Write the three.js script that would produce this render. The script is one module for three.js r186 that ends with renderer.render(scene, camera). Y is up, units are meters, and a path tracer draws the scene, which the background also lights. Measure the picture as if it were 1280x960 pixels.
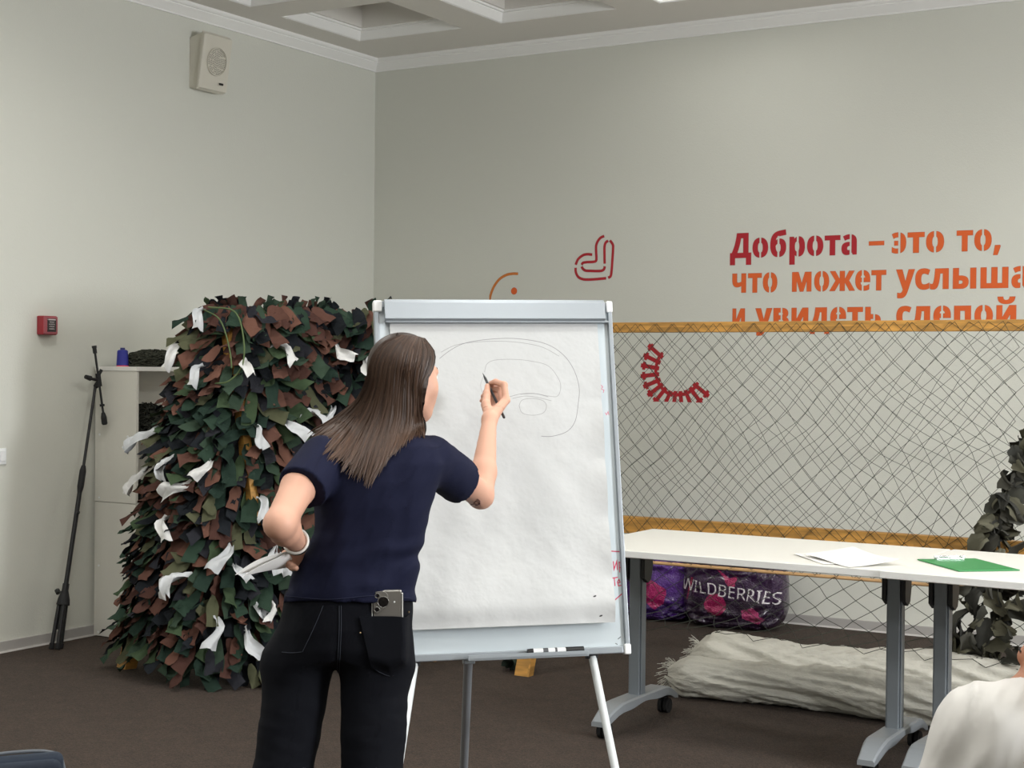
import * as THREE from 'three';
import { RoundedBoxGeometry } from 'three/addons/geometries/RoundedBoxGeometry.js';
import { mergeGeometries, mergeVertices } from 'three/addons/utils/BufferGeometryUtils.js';
import { ImprovedNoise } from 'three/addons/math/ImprovedNoise.js';
import { RectAreaLightUniformsLib } from 'three/addons/lights/RectAreaLightUniformsLib.js';

// ---------------------------------------------------------------- camera, light, exposure
const scene = new THREE.Scene();
const FOCAL = 1922.94;                                   // pixels of the 1280 x 960 frame
const camera = new THREE.PerspectiveCamera(2 * Math.atan(480 / FOCAL) * 180 / Math.PI, 4 / 3, 0.05, 60);
camera.rotation.order = 'YXZ';
camera.position.set(6.1531, 1.45, 8.4109);
camera.rotation.set(-0.00991, 0.5413, 0.00992);
camera.updateMatrixWorld(true);
const renderer = new THREE.WebGLRenderer({ antialias: true });
renderer.toneMapping = THREE.LinearToneMapping;
renderer.toneMappingExposure = 1.0;
renderer.shadowMap.enabled = true;
scene.background = new THREE.Color(0x000000);
RectAreaLightUniformsLib.init();
const PANEL_RADIANCE = 21, PANEL_COLOUR = 0xfffdf8, WINDOW_RADIANCE = 55, WINDOW_COLOUR = 0xf7f9fd;
const LIT_COFFERS = [[2, 0], [1, 3], [1, 5], [3, 3], [3, 5], [5, 1], [5, 3], [5, 5], [7, 1], [7, 3], [7, 5], [1, 7], [3, 7], [5, 7], [7, 7]];   // coffers that hold a lamp
const CEIL = 3.516, COFFER0 = [0.27, 0.54], COFFER_STEP = 1.05, COFFER = 0.78;

// ---------------------------------------------------------------- helpers
const V3 = (x, y, z) => new THREE.Vector3(x, y, z);
function rng(seed) { let a = seed >>> 0; return () => { a = (a + 0x6D2B79F5) | 0; let t = Math.imul(a ^ (a >>> 15), 1 | a); t = (t + Math.imul(t ^ (t >>> 7), 61 | t)) ^ t; return ((t ^ (t >>> 14)) >>> 0) / 4294967296; }; }
const noiser = new ImprovedNoise();
const noise = (x, y, z = 0) => noiser.noise(x + 31.7, y + 17.3, z + 5.1);
const clamp = (x, a = 0, b = 1) => Math.min(b, Math.max(a, x));
const lerp = (a, b, t) => a + (b - a) * t;
const smooth = (a, b, x) => { const t = clamp((x - a) / (b - a)); return t * t * (3 - 2 * t); };
const camDir = (u, v) => V3((u - 640) / FOCAL, -(v - 480) / FOCAL, -1).applyQuaternion(camera.quaternion);
const at = (u, v, depth) => camDir(u, v).multiplyScalar(depth).add(camera.position);          // a point of the place from a picture point and its depth
const hit = (u, v, axis, value) => { const d = camDir(u, v); return d.multiplyScalar((value - camera.position[axis]) / d[axis]).add(camera.position); };
const pixel = (q) => { const c = q.clone().sub(camera.position).applyQuaternion(camera.quaternion.clone().invert()); return [640 - FOCAL * c.x / c.z, 480 + FOCAL * c.y / c.z]; };

const used = {};
function numbered(name) { const n = used[name] = (used[name] ?? -1) + 1; return n ? `${name}_${String(n).padStart(3, '0')}` : name; }
function thing(name, label, category, base = [0, 0, 0], group) {
  const o = new THREE.Group(); o.name = numbered(name); o.position.set(...(base.isVector3 ? base.toArray() : base)); scene.add(o);
  o.userData = { label, category }; if (group) o.userData.group = group;
  return o;
}
function structure(o) { o.userData.kind = 'structure'; return o; }
function part(name, geo, mat, parent, label) {
  const m = new THREE.Mesh(Array.isArray(geo) ? join(geo) : geo, mat); m.name = name; parent.add(m);
  if (label) m.userData.label = label;
  return m;
}
// geometry given in world coordinates, put under a thing whose group stands at its base
function worldPart(name, geo, mat, parent, label) {
  const g = Array.isArray(geo) ? join(geo) : geo; const o = V3(0, 0, 0);
  for (let p = parent; p && p !== scene; p = p.parent) o.add(p.position);
  g.translate(-o.x, -o.y, -o.z);
  return part(name, g, mat, parent, label);
}
function join(list) {
  const out = list.map((g) => { const h = g.index ? g.toNonIndexed() : g.clone(); for (const k of Object.keys(h.attributes)) if (!['position', 'normal', 'uv', 'color'].includes(k)) h.deleteAttribute(k); return h; });
  const col = out.some((g) => g.attributes.color);
  for (const g of out) {
    const n = g.attributes.position.count;
    if (!g.attributes.normal) g.computeVertexNormals();
    if (!g.attributes.uv) g.setAttribute('uv', new THREE.BufferAttribute(new Float32Array(2 * n), 2));
    if (col && !g.attributes.color) g.setAttribute('color', new THREE.BufferAttribute(new Float32Array(3 * n).fill(1), 3));
  }
  return mergeGeometries(out);
}
function metreUV(g) {                                    // uv in metres by the way a face points
  const h = g.index ? g.toNonIndexed() : g, p = h.attributes.position, n = h.attributes.normal, uv = new Float32Array(p.count * 2);
  for (let i = 0; i < p.count; i++) {
    const ax = Math.abs(n.getX(i)), ay = Math.abs(n.getY(i)), az = Math.abs(n.getZ(i));
    const [a, b] = ay >= ax && ay >= az ? [p.getX(i), p.getZ(i)] : ax >= az ? [p.getZ(i), p.getY(i)] : [p.getX(i), p.getY(i)];
    uv[2 * i] = a; uv[2 * i + 1] = b;
  }
  h.setAttribute('uv', new THREE.BufferAttribute(uv, 2)); return h;
}
const box = (x0, x1, y0, y1, z0, z1, r = 0) => {
  const w = x1 - x0, h = y1 - y0, d = z1 - z0;
  const g = r ? new RoundedBoxGeometry(w, h, d, 2, Math.min(r, w / 2.01, h / 2.01, d / 2.01)) : new THREE.BoxGeometry(w, h, d);
  g.translate((x0 + x1) / 2, (y0 + y1) / 2, (z0 + z1) / 2); return metreUV(g);
};
function rod(a, b, r0, r1 = r0, seg = 16, open = false) {
  const d = b.clone().sub(a), g = new THREE.CylinderGeometry(r1, r0, d.length(), seg, 1, open);
  g.applyQuaternion(new THREE.Quaternion().setFromUnitVectors(V3(0, 1, 0), d.clone().normalize()));
  return g.translate((a.x + b.x) / 2, (a.y + b.y) / 2, (a.z + b.z) / 2);
}
const tube = (pts, r, n = 24, radial = 8) => new THREE.TubeGeometry(new THREE.CatmullRomCurve3(pts), n, r, radial, false);
function grid(nu, nv, f, uvf) {                          // a sheet of (nu+1) x (nv+1) points
  const pos = [], uv = [], idx = [];
  for (let j = 0; j <= nv; j++) for (let i = 0; i <= nu; i++) { const q = f(i / nu, j / nv); pos.push(q.x, q.y, q.z); const t = uvf ? uvf(i / nu, j / nv) : [i / nu, j / nv]; uv.push(t[0], t[1]); }
  for (let j = 0; j < nv; j++) for (let i = 0; i < nu; i++) { const a = j * (nu + 1) + i, b = a + 1, c = a + nu + 1, d = c + 1; idx.push(a, b, d, a, d, c); }
  const g = new THREE.BufferGeometry(); g.setAttribute('position', new THREE.Float32BufferAttribute(pos, 3)); g.setAttribute('uv', new THREE.Float32BufferAttribute(uv, 2)); g.setIndex(idx); g.computeVertexNormals(); return g;
}
function thickSheet(nu, nv, f, thick, uvf) {             // the same with a back and closed edges
  const front = grid(nu, nv, f, uvf), n = front.attributes.normal, p = front.attributes.position, N = p.count;
  const pos = [...p.array], uv = [...front.attributes.uv.array], idx = [...front.index.array];
  for (let i = 0; i < N; i++) { pos.push(p.getX(i) - n.getX(i) * thick, p.getY(i) - n.getY(i) * thick, p.getZ(i) - n.getZ(i) * thick); uv.push(uv[2 * i], uv[2 * i + 1]); }
  const fi = [...front.index.array]; for (let i = 0; i < fi.length; i += 3) idx.push(fi[i] + N, fi[i + 2] + N, fi[i + 1] + N);
  const rim = []; for (let i = 0; i <= nu; i++) rim.push(i); for (let j = 1; j <= nv; j++) rim.push(j * (nu + 1) + nu); for (let i = nu - 1; i >= 0; i--) rim.push(nv * (nu + 1) + i); for (let j = nv - 1; j >= 1; j--) rim.push(j * (nu + 1));
  for (let i = 0; i < rim.length; i++) { const a = rim[i], b = rim[(i + 1) % rim.length]; idx.push(b, a, a + N, b, a + N, b + N); }
  const g = new THREE.BufferGeometry(); g.setAttribute('position', new THREE.Float32BufferAttribute(pos, 3)); g.setAttribute('uv', new THREE.Float32BufferAttribute(uv, 2)); g.setIndex(idx);
  const h = g.toNonIndexed(); h.computeVertexNormals();
  const sm = g.clone(); sm.computeVertexNormals();       // smooth faces, hard rim
  const hn = h.attributes.normal, sn = sm.attributes.normal;
  for (let k = 0; k < fi.length * 2; k++) { const v = idx[k]; const s = v < N ? 1 : -1, b = v % N; hn.setXYZ(k, s * n.getX(b), s * n.getY(b), s * n.getZ(b)); }
  return h;
}
function extrude(pts, depth, bevel = 0) {                // outline in x, y pushed along z
  const s = new THREE.Shape(pts.map(([x, y]) => new THREE.Vector2(x, y)));
  return new THREE.ExtrudeGeometry(s, { depth, bevelEnabled: bevel > 0, bevelSize: bevel, bevelThickness: bevel, bevelSegments: 2, curveSegments: 12 });
}
function canvasTexture(w, h, draw, srgb = true) {
  const c = document.createElement('canvas'); c.width = w; c.height = h; const g = c.getContext('2d'); draw(g, w, h);
  const t = new THREE.CanvasTexture(c); if (srgb) t.colorSpace = THREE.SRGBColorSpace; t.anisotropy = 8; return t;
}
function dataTexture(n, f, srgb = true) {
  const d = new Uint8Array(n * n * 4);
  for (let y = 0; y < n; y++) for (let x = 0; x < n; x++) { const c = f(x / n, y / n, x, y), k = 4 * (y * n + x); d[k] = clamp(c[0], 0, 255); d[k + 1] = clamp(c[1], 0, 255); d[k + 2] = clamp(c[2], 0, 255); d[k + 3] = 255; }
  const t = new THREE.DataTexture(d, n, n); t.wrapS = t.wrapT = THREE.RepeatWrapping; t.magFilter = THREE.LinearFilter; t.minFilter = THREE.LinearMipmapLinearFilter; t.generateMipmaps = true; if (srgb) t.colorSpace = THREE.SRGBColorSpace; t.needsUpdate = true; return t;
}
const repeat = (t, x, y = x) => { const c = t.clone(); c.wrapS = c.wrapT = THREE.RepeatWrapping; c.repeat.set(x, y); c.needsUpdate = true; return c; };
const std = (color, roughness = 0.6, more = {}) => new THREE.MeshStandardMaterial({ color, roughness, metalness: 0, ...more });
const phys = (color, roughness = 0.6, more = {}) => new THREE.MeshPhysicalMaterial({ color, roughness, metalness: 0, ...more });
const both = { side: THREE.DoubleSide };

// noise that repeats at the edge of a texture
function tiled(seed, cells) { const r = rng(seed), a = Array.from({ length: cells * cells }, r); return (u, v) => { const x = u * cells, y = v * cells, i = Math.floor(x), j = Math.floor(y), s = x - i, t = y - j, q = (a0, b0) => a[((b0 % cells + cells) % cells) * cells + (a0 % cells + cells) % cells], e = s * s * (3 - 2 * s), k = t * t * (3 - 2 * t); return lerp(lerp(q(i, j), q(i + 1, j), e), lerp(q(i, j + 1), q(i + 1, j + 1), e), k); }; }
const tA = tiled(3, 256), tB = tiled(5, 64), tC = tiled(8, 12), tD = tiled(11, 128);

// ---------------------------------------------------------------- materials
const carpetMap = dataTexture(512, (u, v) => { const k = 0.62 + 0.5 * tA(u, v) * 0.8 + 0.22 * (tD(u, v) - 0.5) + 0.12 * (tB(u, v) - 0.5) + 0.10 * (tC(u, v) - 0.5); return [98 * k, 83 * k, 73 * k]; });
const carpetBump = dataTexture(512, (u, v) => { const k = 255 * (0.6 * tA(u, v) + 0.4 * tD(u, v)); return [k, k, k]; }, false);
const wallBump = dataTexture(512, (u, v) => { const k = 255 * (0.55 * tA(u, v * 0.5) + 0.3 * tD(u, v) + 0.15 * tB(u, v)); return [k, k, k]; }, false);
const clothBump = dataTexture(256, (u, v, x, y) => { const k = 255 * (0.5 + 0.25 * Math.sin(x * Math.PI / 2) + 0.25 * Math.sin(y * Math.PI / 2)); return [k, k, k]; }, false);
const paperBump = dataTexture(512, (u, v) => { const k = 255 * (0.5 * tC(u, v) + 0.35 * tB(u, v) + 0.15 * tD(u, v)); return [k, k, k]; }, false);
const woodMap = dataTexture(512, (u, v) => { const w = 0.5 + 0.5 * Math.sin(60 * v + 7 * tC(u * 0.3, v) + 3 * tB(u * 0.2, v)); const k = 0.84 + 0.16 * w + 0.14 * (tD(u * 0.1, v) - 0.5); return [206 * k, 152 * k, 74 * k]; });
const M = {
  carpet: std(new THREE.Color().setRGB(0.6, 0.575, 0.54), 0.96, { map: repeat(carpetMap, 1.6), bumpMap: repeat(carpetBump, 1.6), bumpScale: 0.004 }),
  wall: std(0xd9dad1, 0.78, { bumpMap: repeat(wallBump, 1.4), bumpScale: 0.0006 }),
  ceiling: std(0xe6e3dd, 0.9),
  trim: std(0xf8f8f6, 0.55),
  skirting: std(0xb0adaa, 0.5),
  skirtingLip: std(0xe4e2de, 0.5),
  wood: std(0xffffff, 0.55, { map: repeat(woodMap, 1.2), bumpMap: repeat(woodMap, 1.2), bumpScale: 0.0004 }),
  bamboo: std(0xc9a070, 0.6),
  white: std(0xe6e5df, 0.45),
  cabinet: std(0xd9d7ce, 0.4),
  cabinetEdge: std(0xe8e7e2, 0.35),
  tabletop: std(0xe9e8e1, 0.42),
  tableEdge: std(0xdedfdd, 0.5),
  alu: std(0x9ba2a8, 0.4, { metalness: 0.5 }),
  aluDark: std(0x8f969c, 0.42, { metalness: 0.5 }),
  steelLeg: std(0x7d848a, 0.42, { metalness: 0.35 }),
  steelFoot: std(0x999fa4, 0.4, { metalness: 0.35 }),
  board: phys(0xdfe7ea, 0.22, { clearcoat: 0.5, clearcoatRoughness: 0.15 }),
  plastic: std(0xeef0f0, 0.4),
  black: std(0x17181a, 0.45),
  blackMatt: std(0x1a1b1d, 0.7),
  rubber: std(0x121214, 0.8),
  red: std(0x9c2430, 0.4),
  beige: std(0xdad6c9, 0.5),
};

// ---------------------------------------------------------------- the room
const ROOM_X = 9.75, ROOM_Z = 11.6, TOP = CEIL + 0.32;
{
  part('floor', box(-0.2, ROOM_X + 0.2, -0.12, 0, -0.2, ROOM_Z + 0.2), M.carpet, scene).userData.kind = 'structure';
  const wb = structure(part('wall_back', box(-0.2, ROOM_X + 0.2, 0, TOP + 0.1, -0.2, 0), M.wall, scene));
  const wl = structure(part('wall_left', box(-0.2, 0, 0, TOP + 0.1, 0, ROOM_Z), M.wall, scene));
  // the wall to the right of the camera has the windows that light the room from the side
  {
    const s = new THREE.Shape([[0, 0], [ROOM_Z, 0], [ROOM_Z, TOP + 0.1], [0, TOP + 0.1]].map(([a, b]) => new THREE.Vector2(a, b)));
    const wins = [[3.7, 4.75]], y0 = 1.0, y1 = 2.75;
    for (const [a, b] of wins) s.holes.push(new THREE.Path([[a, y0], [a, y1], [b, y1], [b, y0]].map(([c, d]) => new THREE.Vector2(c, d))));
    const g = new THREE.ExtrudeGeometry(s, { depth: 0.2, bevelEnabled: false }); g.rotateY(-Math.PI / 2); g.translate(ROOM_X + 0.2, 0, 0); structure(part('wall_right', metreUV(g), M.wall, scene));
    const pane = new THREE.MeshStandardMaterial({ color: 0xffffff, emissive: WINDOW_COLOUR, emissiveIntensity: 3, roughness: 0.3 });
    wins.forEach(([a, b], i) => {
      const w = structure(new THREE.Group()); w.name = `window_${i + 1}`; w.position.set(ROOM_X + 0.12, 0, (a + b) / 2); scene.add(w); const h = (b - a) / 2;
      part('window_frame', [box(-0.03, 0.04, y0, y0 + 0.07, -h, h), box(-0.03, 0.04, y1 - 0.07, y1, -h, h), box(-0.03, 0.04, y0 + 0.07, y1 - 0.07, -h, -h + 0.07), box(-0.03, 0.04, y0 + 0.07, y1 - 0.07, h - 0.07, h), box(-0.03, 0.04, y0 + 0.07, y1 - 0.07, -0.035, 0.035)], M.white, w);
      const q = new THREE.PlaneGeometry(2 * h - 0.1, y1 - y0 - 0.1); q.rotateY(-Math.PI / 2); q.translate(0.01, (y0 + y1) / 2, 0); part('pane', q, pane, w);
      const l = new THREE.RectAreaLight(WINDOW_COLOUR, WINDOW_RADIANCE, 2 * h - 0.14, y1 - y0 - 0.14); l.position.set(-0.035, (y0 + y1) / 2, 0); l.rotation.y = Math.PI / 2; w.add(l);
      part('window_sill', box(-0.25, 0.0, y0 - 0.03, y0, -h - 0.04, h + 0.04, 0.006), M.white, w);
    });
  }
  structure(part('wall_front', box(-0.2, ROOM_X + 0.2, 0, TOP + 0.1, ROOM_Z, ROOM_Z + 0.2), M.wall, scene));

  // coffered ceiling: a lattice of flat ribs, a narrower lattice above it, a slab, and a moulding in every coffer
  const nx = 9, nz = 10, ceiling = structure(new THREE.Group()); ceiling.name = 'ceiling'; scene.add(ceiling);
  const lattice = (hole, y0, y1) => {
    const s = new THREE.Shape([[0, 0], [ROOM_X, 0], [ROOM_X, ROOM_Z], [0, ROOM_Z]].map(([a, b]) => new THREE.Vector2(a, b)));
    for (let i = 0; i < nx; i++) for (let j = 0; j < nz; j++) {
      const cx = COFFER0[0] + COFFER / 2 + i * COFFER_STEP, cz = COFFER0[1] + COFFER / 2 + j * COFFER_STEP, h = hole / 2;
      s.holes.push(new THREE.Path([[cx - h, cz - h], [cx - h, cz + h], [cx + h, cz + h], [cx + h, cz - h]].map(([a, b]) => new THREE.Vector2(a, b))));
    }
    const g = new THREE.ExtrudeGeometry(s, { depth: y1 - y0, bevelEnabled: false });
    g.rotateX(Math.PI / 2); g.translate(0, y1, 0); return metreUV(g);
  };
  part('rib_lattice', lattice(COFFER, CEIL, CEIL + 0.07), M.ceiling, ceiling);
  part('coffer_side', lattice(0.66, CEIL + 0.07, CEIL + 0.30), M.ceiling, ceiling);
  part('slab', box(-0.2, ROOM_X + 0.2, CEIL + 0.30, CEIL + 0.42, -0.2, ROOM_Z + 0.2), M.ceiling, ceiling);
  // square moulding: sloping face, small step, ledge
  const k = Math.SQRT2 * 0.5, prof = [[COFFER - 0.004, 0], [COFFER - 0.02, 0.004], [COFFER - 0.055, 0.05], [COFFER - 0.055, 0.056], [COFFER - 0.085, 0.056], [COFFER - 0.085, 0.075], [COFFER - 0.004, 0.075]];
  const mould = new THREE.LatheGeometry(prof.map(([r, y]) => new THREE.Vector2(r * k, y)), 4).toNonIndexed(); mould.rotateY(Math.PI / 4); mould.computeVertexNormals();
  for (let i = 0; i < nx; i++) for (let j = 0; j < nz; j++) part('coffer_moulding', mould, M.trim, ceiling).position.set(COFFER0[0] + COFFER / 2 + i * COFFER_STEP, CEIL + 0.001, COFFER0[1] + COFFER / 2 + j * COFFER_STEP);

  // crown moulding along the two walls in view
  const crown = [[0, 0], [0.012, 0], [0.014, 0.008], [0.05, 0.048], [0.05, 0.054], [0.058, 0.058], [0.064, 0.066], [0.064, 0.08], [0, 0.08]];
  const c1 = extrude(crown, ROOM_Z); c1.translate(0, CEIL - 0.08, 0); structure(part('trim_1', c1, M.trim, scene));
  const c2 = extrude(crown.map(([a, b]) => [-a, b]), ROOM_X); c2.rotateY(Math.PI / 2); c2.translate(0, CEIL - 0.08, 0); structure(part('trim_2', c2, M.trim, scene));
  // baseboards: grey board with a pale lip at the carpet
  const b1 = structure(part('baseboard_left', box(0, 0.012, 0.006, 0.058, 0, ROOM_Z, 0.003), M.skirting, scene)); part('lip', box(0, 0.016, 0, 0.009, 0, ROOM_Z), M.skirtingLip, b1);
  const b2 = structure(part('baseboard_back', box(0, ROOM_X, 0.006, 0.058, 0, 0.012, 0.003), M.skirting, scene)); part('lip', box(0, ROOM_X, 0, 0.009, 0, 0.016), M.skirtingLip, b2);

  // paint on the back wall: each is a thin film of paint on the plaster
  const film = (name, x0, x1, y0, y1, ppm, draw) => {
    const w = Math.round((x1 - x0) * ppm), h = Math.round((y1 - y0) * ppm);
    const t = canvasTexture(w, h, (g) => { g.clearRect(0, 0, w, h); g.setTransform(ppm, 0, 0, -ppm, -x0 * ppm, y1 * ppm); draw(g); });
    const q = new THREE.PlaneGeometry(x1 - x0, y1 - y0); q.translate((x0 + x1) / 2, (y0 + y1) / 2, 0.0012);
    return part(name, q, std(0xffffff, 0.7, { map: t, transparent: true }), wb);
  };
  const RED = '#b3202c', ORANGE = '#e2642a';
  const word = (g, text, x0, x1, base, xh, colour) => {
    g.save(); g.translate(x0, base); g.scale(1, -1);
    const F = 100, s = xh / 54.5; g.font = `bold ${F}px sans-serif`; const w = g.measureText(text).width, sx = (x1 - x0) / w;
    g.scale(sx, s); g.fillStyle = g.strokeStyle = colour; g.lineJoin = 'miter'; g.lineWidth = 3.2; g.fillText(text, 0, 0); g.strokeText(text, 0, 0);
    // the stencil's bridges
    let x = 0;
    for (const ch of text) {
      const cw = g.measureText(ch).width;
      if ('обреэаеьв'.includes(ch)) { const c = x + cw * ({ р: 0.55, б: 0.5, а: 0.55, ь: 0.6, э: 0.5, в: 0.55 }[ch] ?? 0.5); const lo = { э: 0, а: 0 }[ch] ?? -3; g.clearRect(c - 3.2, -60, 6.4, 66); }
      x += cw;
    }
    g.restore();
  };
  film('wall_lettering', 2.5, 5.5, 1.55, 2.34, 660, (g) => {
    const a = 0.107, l1 = 2.114, l2 = 1.912, l3 = 1.707;
    word(g, 'Доброта', 2.585, 3.36, l1, a, RED);
    g.fillStyle = ORANGE; g.fillRect(3.418, l1 + 0.045, 0.088, 0.024);
    word(g, 'это', 3.545, 3.845, l1, a, ORANGE); word(g, 'то,', 3.905, 4.15, l1, a, ORANGE);
    word(g, 'что', 2.592, 2.885, l2, a, ORANGE); word(g, 'может', 2.958, 3.521, l2, a, ORANGE); word(g, 'услышать', 3.579, 4.5, l2, a, ORANGE); word(g, 'глухой', 4.58, 5.25, l2, a, ORANGE);
    word(g, 'и', 2.594, 2.69, l3, a, ORANGE); word(g, 'увидеть', 2.75, 3.496, l3, a, ORANGE); word(g, 'слепой', 3.573, 4.239, l3, a, ORANGE);
  });
  const onWall = (u, v) => { const q = hit(u, v, 'z', 0); return [q.x, q.y]; };
  const pen = (g, list, f, w, colour) => {               // list of pen strokes as picture points
    g.strokeStyle = colour; g.lineWidth = w; g.lineCap = 'butt'; g.lineJoin = 'round';
    for (const s of list) { const c = new THREE.SplineCurve(s.map(([x, y]) => new THREE.Vector2(...onWall(...f(x, y))))).getPoints(s.length * 12); g.beginPath(); c.forEach((q, i) => (i ? g.lineTo(q.x, q.y) : g.moveTo(q.x, q.y))); g.stroke(); }
  };
  const zf = (x, y) => [560 + x / 5.333, 270 + y / 5.333];
  film('heart_emblem', 1.53, 1.85, 1.9, 2.3, 900, (g) => pen(g, [
    [[962, 258], [930, 255], [900, 262], [868, 288], [852, 325]], [[851, 345], [853, 375], [868, 405], [895, 420], [930, 424], [990, 421], [1055, 415]],
    [[1068, 412], [1084, 402], [1090, 375], [1096, 300], [1101, 220], [1099, 190], [1080, 163]], [[1068, 165], [1052, 178], [1044, 205], [1044, 260], [1045, 318]],
    [[1045, 335], [1042, 352], [1028, 364], [1000, 367], [950, 366], [915, 363], [897, 348], [892, 337]], [[892, 326], [900, 313], [925, 308], [965, 306], [986, 300], [990, 280], [988, 240], [988, 200], [998, 170], [1018, 145], [1042, 134]]], zf, 0.0165, RED));
  film('arc_emblem', 0.92, 1.36, 1.55, 2.1, 800, (g) => {
    pen(g, [[[468, 385], [430, 385], [390, 393], [345, 420], [310, 465], [290, 510], [278, 562], [276, 640], [290, 700]]], zf, 0.017, '#d07a34');
    g.fillStyle = ORANGE; const [x, y] = onWall(...zf(441, 500)); g.beginPath(); g.arc(x, y, 0.0225, 0, 7); g.fill();
  });
  film('track_emblem', 1.98, 2.48, 1.26, 1.66, 900, (g) => {
    const f = (x, y) => onWall(790 + x / 9.6, 420 + y / 9.6), c = f(560, 430);
    for (const [x, y] of [[283, 185], [240, 275], [217, 370], [215, 470], [240, 565], [280, 645], [338, 713], [418, 770], [508, 783], [592, 785], [683, 765], [765, 715], [830, 648]]) {
      const q = f(x, y), a = Math.atan2(q[1] - c[1], q[0] - c[0]); g.save(); g.translate(...q); g.rotate(a); g.fillStyle = '#b01c28';
      g.fillRect(-0.062, -0.0125, 0.124, 0.025); for (const s of [-0.052, 0.03]) { g.fillRect(s, -0.024, 0.02, 0.048); } g.restore();
    }
  });
}

// ---------------------------------------------------------------- lamps in the coffers: glowing panel, rim and an area light
{
  const glow = new THREE.MeshStandardMaterial({ color: 0xffffff, emissive: PANEL_COLOUR, emissiveIntensity: 2.2, roughness: 0.6 });
  LIT_COFFERS.forEach(([i, j]) => {
    const dim = j === 0 ? 0.12 : 1;                        // the one by the back wall is turned down
    const cx = COFFER0[0] + COFFER / 2 + i * COFFER_STEP, cz = COFFER0[1] + COFFER / 2 + j * COFFER_STEP, y = CEIL + 0.085;
    const t = thing('ceiling_lamp', 'square white ceiling lamp panel recessed in a coffer', 'lamp', [cx, y, cz], 'lamp panels in the coffered ceiling');
    part('rim', [box(-0.315, 0.315, 0, 0.05, -0.315, -0.295), box(-0.315, 0.315, 0, 0.05, 0.295, 0.315), box(-0.315, -0.295, 0, 0.05, -0.295, 0.295), box(0.295, 0.315, 0, 0.05, -0.295, 0.295), box(-0.315, 0.315, 0.045, 0.07, -0.315, 0.315)], M.white, t);
    const d = new THREE.PlaneGeometry(0.58, 0.58); d.rotateX(Math.PI / 2); d.translate(0, 0.02, 0); part('diffuser', d, glow, t);
    const l = new THREE.RectAreaLight(PANEL_COLOUR, PANEL_RADIANCE * dim, 0.58, 0.58); l.position.set(0, 0.012, 0); l.rotation.x = -Math.PI / 2; t.add(l);
  });
}

// ---------------------------------------------------------------- things on and along the left wall
{
  // wedge loudspeaker: back box against the wall, tilted front
  const z = 1.692, t = thing('wall_speaker', 'beige wall loudspeaker with a round grille high on the left wall', 'speaker', [0, 3.05, z]);
  const side = [[0.003, 0.0], [0.05, -0.012], [0.062, 0.0], [0.105, 0.285], [0.09, 0.297], [0.003, 0.275]];
  const c = extrude(side, 0.205, 0.006); c.translate(0, 0, -0.1025); part('cabinet', c, M.beige, t);
  const fr = extrude([[0.064, -0.008], [0.075, -0.004], [0.119, 0.288], [0.106, 0.3]], 0.222, 0.007); fr.translate(0, 0, -0.111); part('front_cover', fr, M.beige, t);
  // front frame: a plane along the tilted face
  const tilt = Math.atan2(0.044, 0.292), nrm = V3(Math.cos(tilt), -Math.sin(tilt), 0), up = V3(Math.sin(tilt), Math.cos(tilt), 0);
  const o = V3(0.105, 0.145, 0).addScaledVector(nrm, 0.0015), rows = [], m4 = new THREE.Matrix4().makeBasis(V3(0, 0, 1).negate(), up, nrm);
  const facing = (g, a, b, lift = 0) => { g.applyMatrix4(m4); return g.translate(...o.clone().addScaledVector(V3(0, 0, -1), a).addScaledVector(up, b).addScaledVector(nrm, lift).toArray()); };
  for (let r = 0; r < 7; r++) { const n = r ? r * 7 : 1; for (let k = 0; k < n; k++) { if (k % 7 === 3 && r > 2) continue; const a = k / n * Math.PI * 2; const g = new THREE.CylinderGeometry(0.0021, 0.0021, 0.003, 8); g.rotateX(Math.PI / 2); rows.push(facing(g, Math.cos(a) * r * 0.0115, Math.sin(a) * r * 0.0115 + 0.005, 0.0055)); } }
  part('grille_hole', rows, std(0x8f8b80, 0.7), t).userData.kind = 'stuff';
  const ring = new THREE.TorusGeometry(0.079, 0.0022, 8, 48); part('grille_ring', facing(ring, 0, 0.005, 0.006), M.beige, t);
  part('name_plate', facing(new RoundedBoxGeometry(0.034, 0.012, 0.003, 1, 0.001), 0.055, -0.115, 0.0065), M.black, t, 'black name plate');
}
{
  // call point: red box with a dark printed plate
  const t = thing('fire_alarm', 'small red fire alarm box with a dark printed plate', 'alarm', [0, 1.6, 2.861]);
  part('housing', box(0, 0.045, 0, 0.098, -0.049, 0.049, 0.006), M.red, t); part('front_frame', box(0.044, 0.053, 0.004, 0.094, -0.045, 0.045, 0.004), std(0xa5545c, 0.4), t);
  const lab = canvasTexture(256, 300, (g, w, h) => {
    g.fillStyle = '#2a2526'; g.fillRect(0, 0, w, h); g.fillStyle = '#d8d2d2'; g.fillRect(20, 10, 216, 26); g.textAlign = 'center'; g.font = 'bold 40px sans-serif';
    ['ПОЖАР', 'РАЗБИТЬ', 'СТЕКЛО', 'НАЖАТЬ'].forEach((s, i) => g.fillText(s, w / 2, 92 + i * 52, 220));
  });
  const q = new RoundedBoxGeometry(0.058, 0.068, 0.003, 1, 0.001); const pl = part('printed_plate', q, [std(0x2a2526), std(0x2a2526), std(0x2a2526), std(0x2a2526), std(0xffffff, 0.35, { map: lab }), std(0x2a2526)][4], t, 'dark printed plate'); pl.rotation.y = Math.PI / 2; pl.position.set(0.054, 0.05, -0.003);
}
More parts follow.
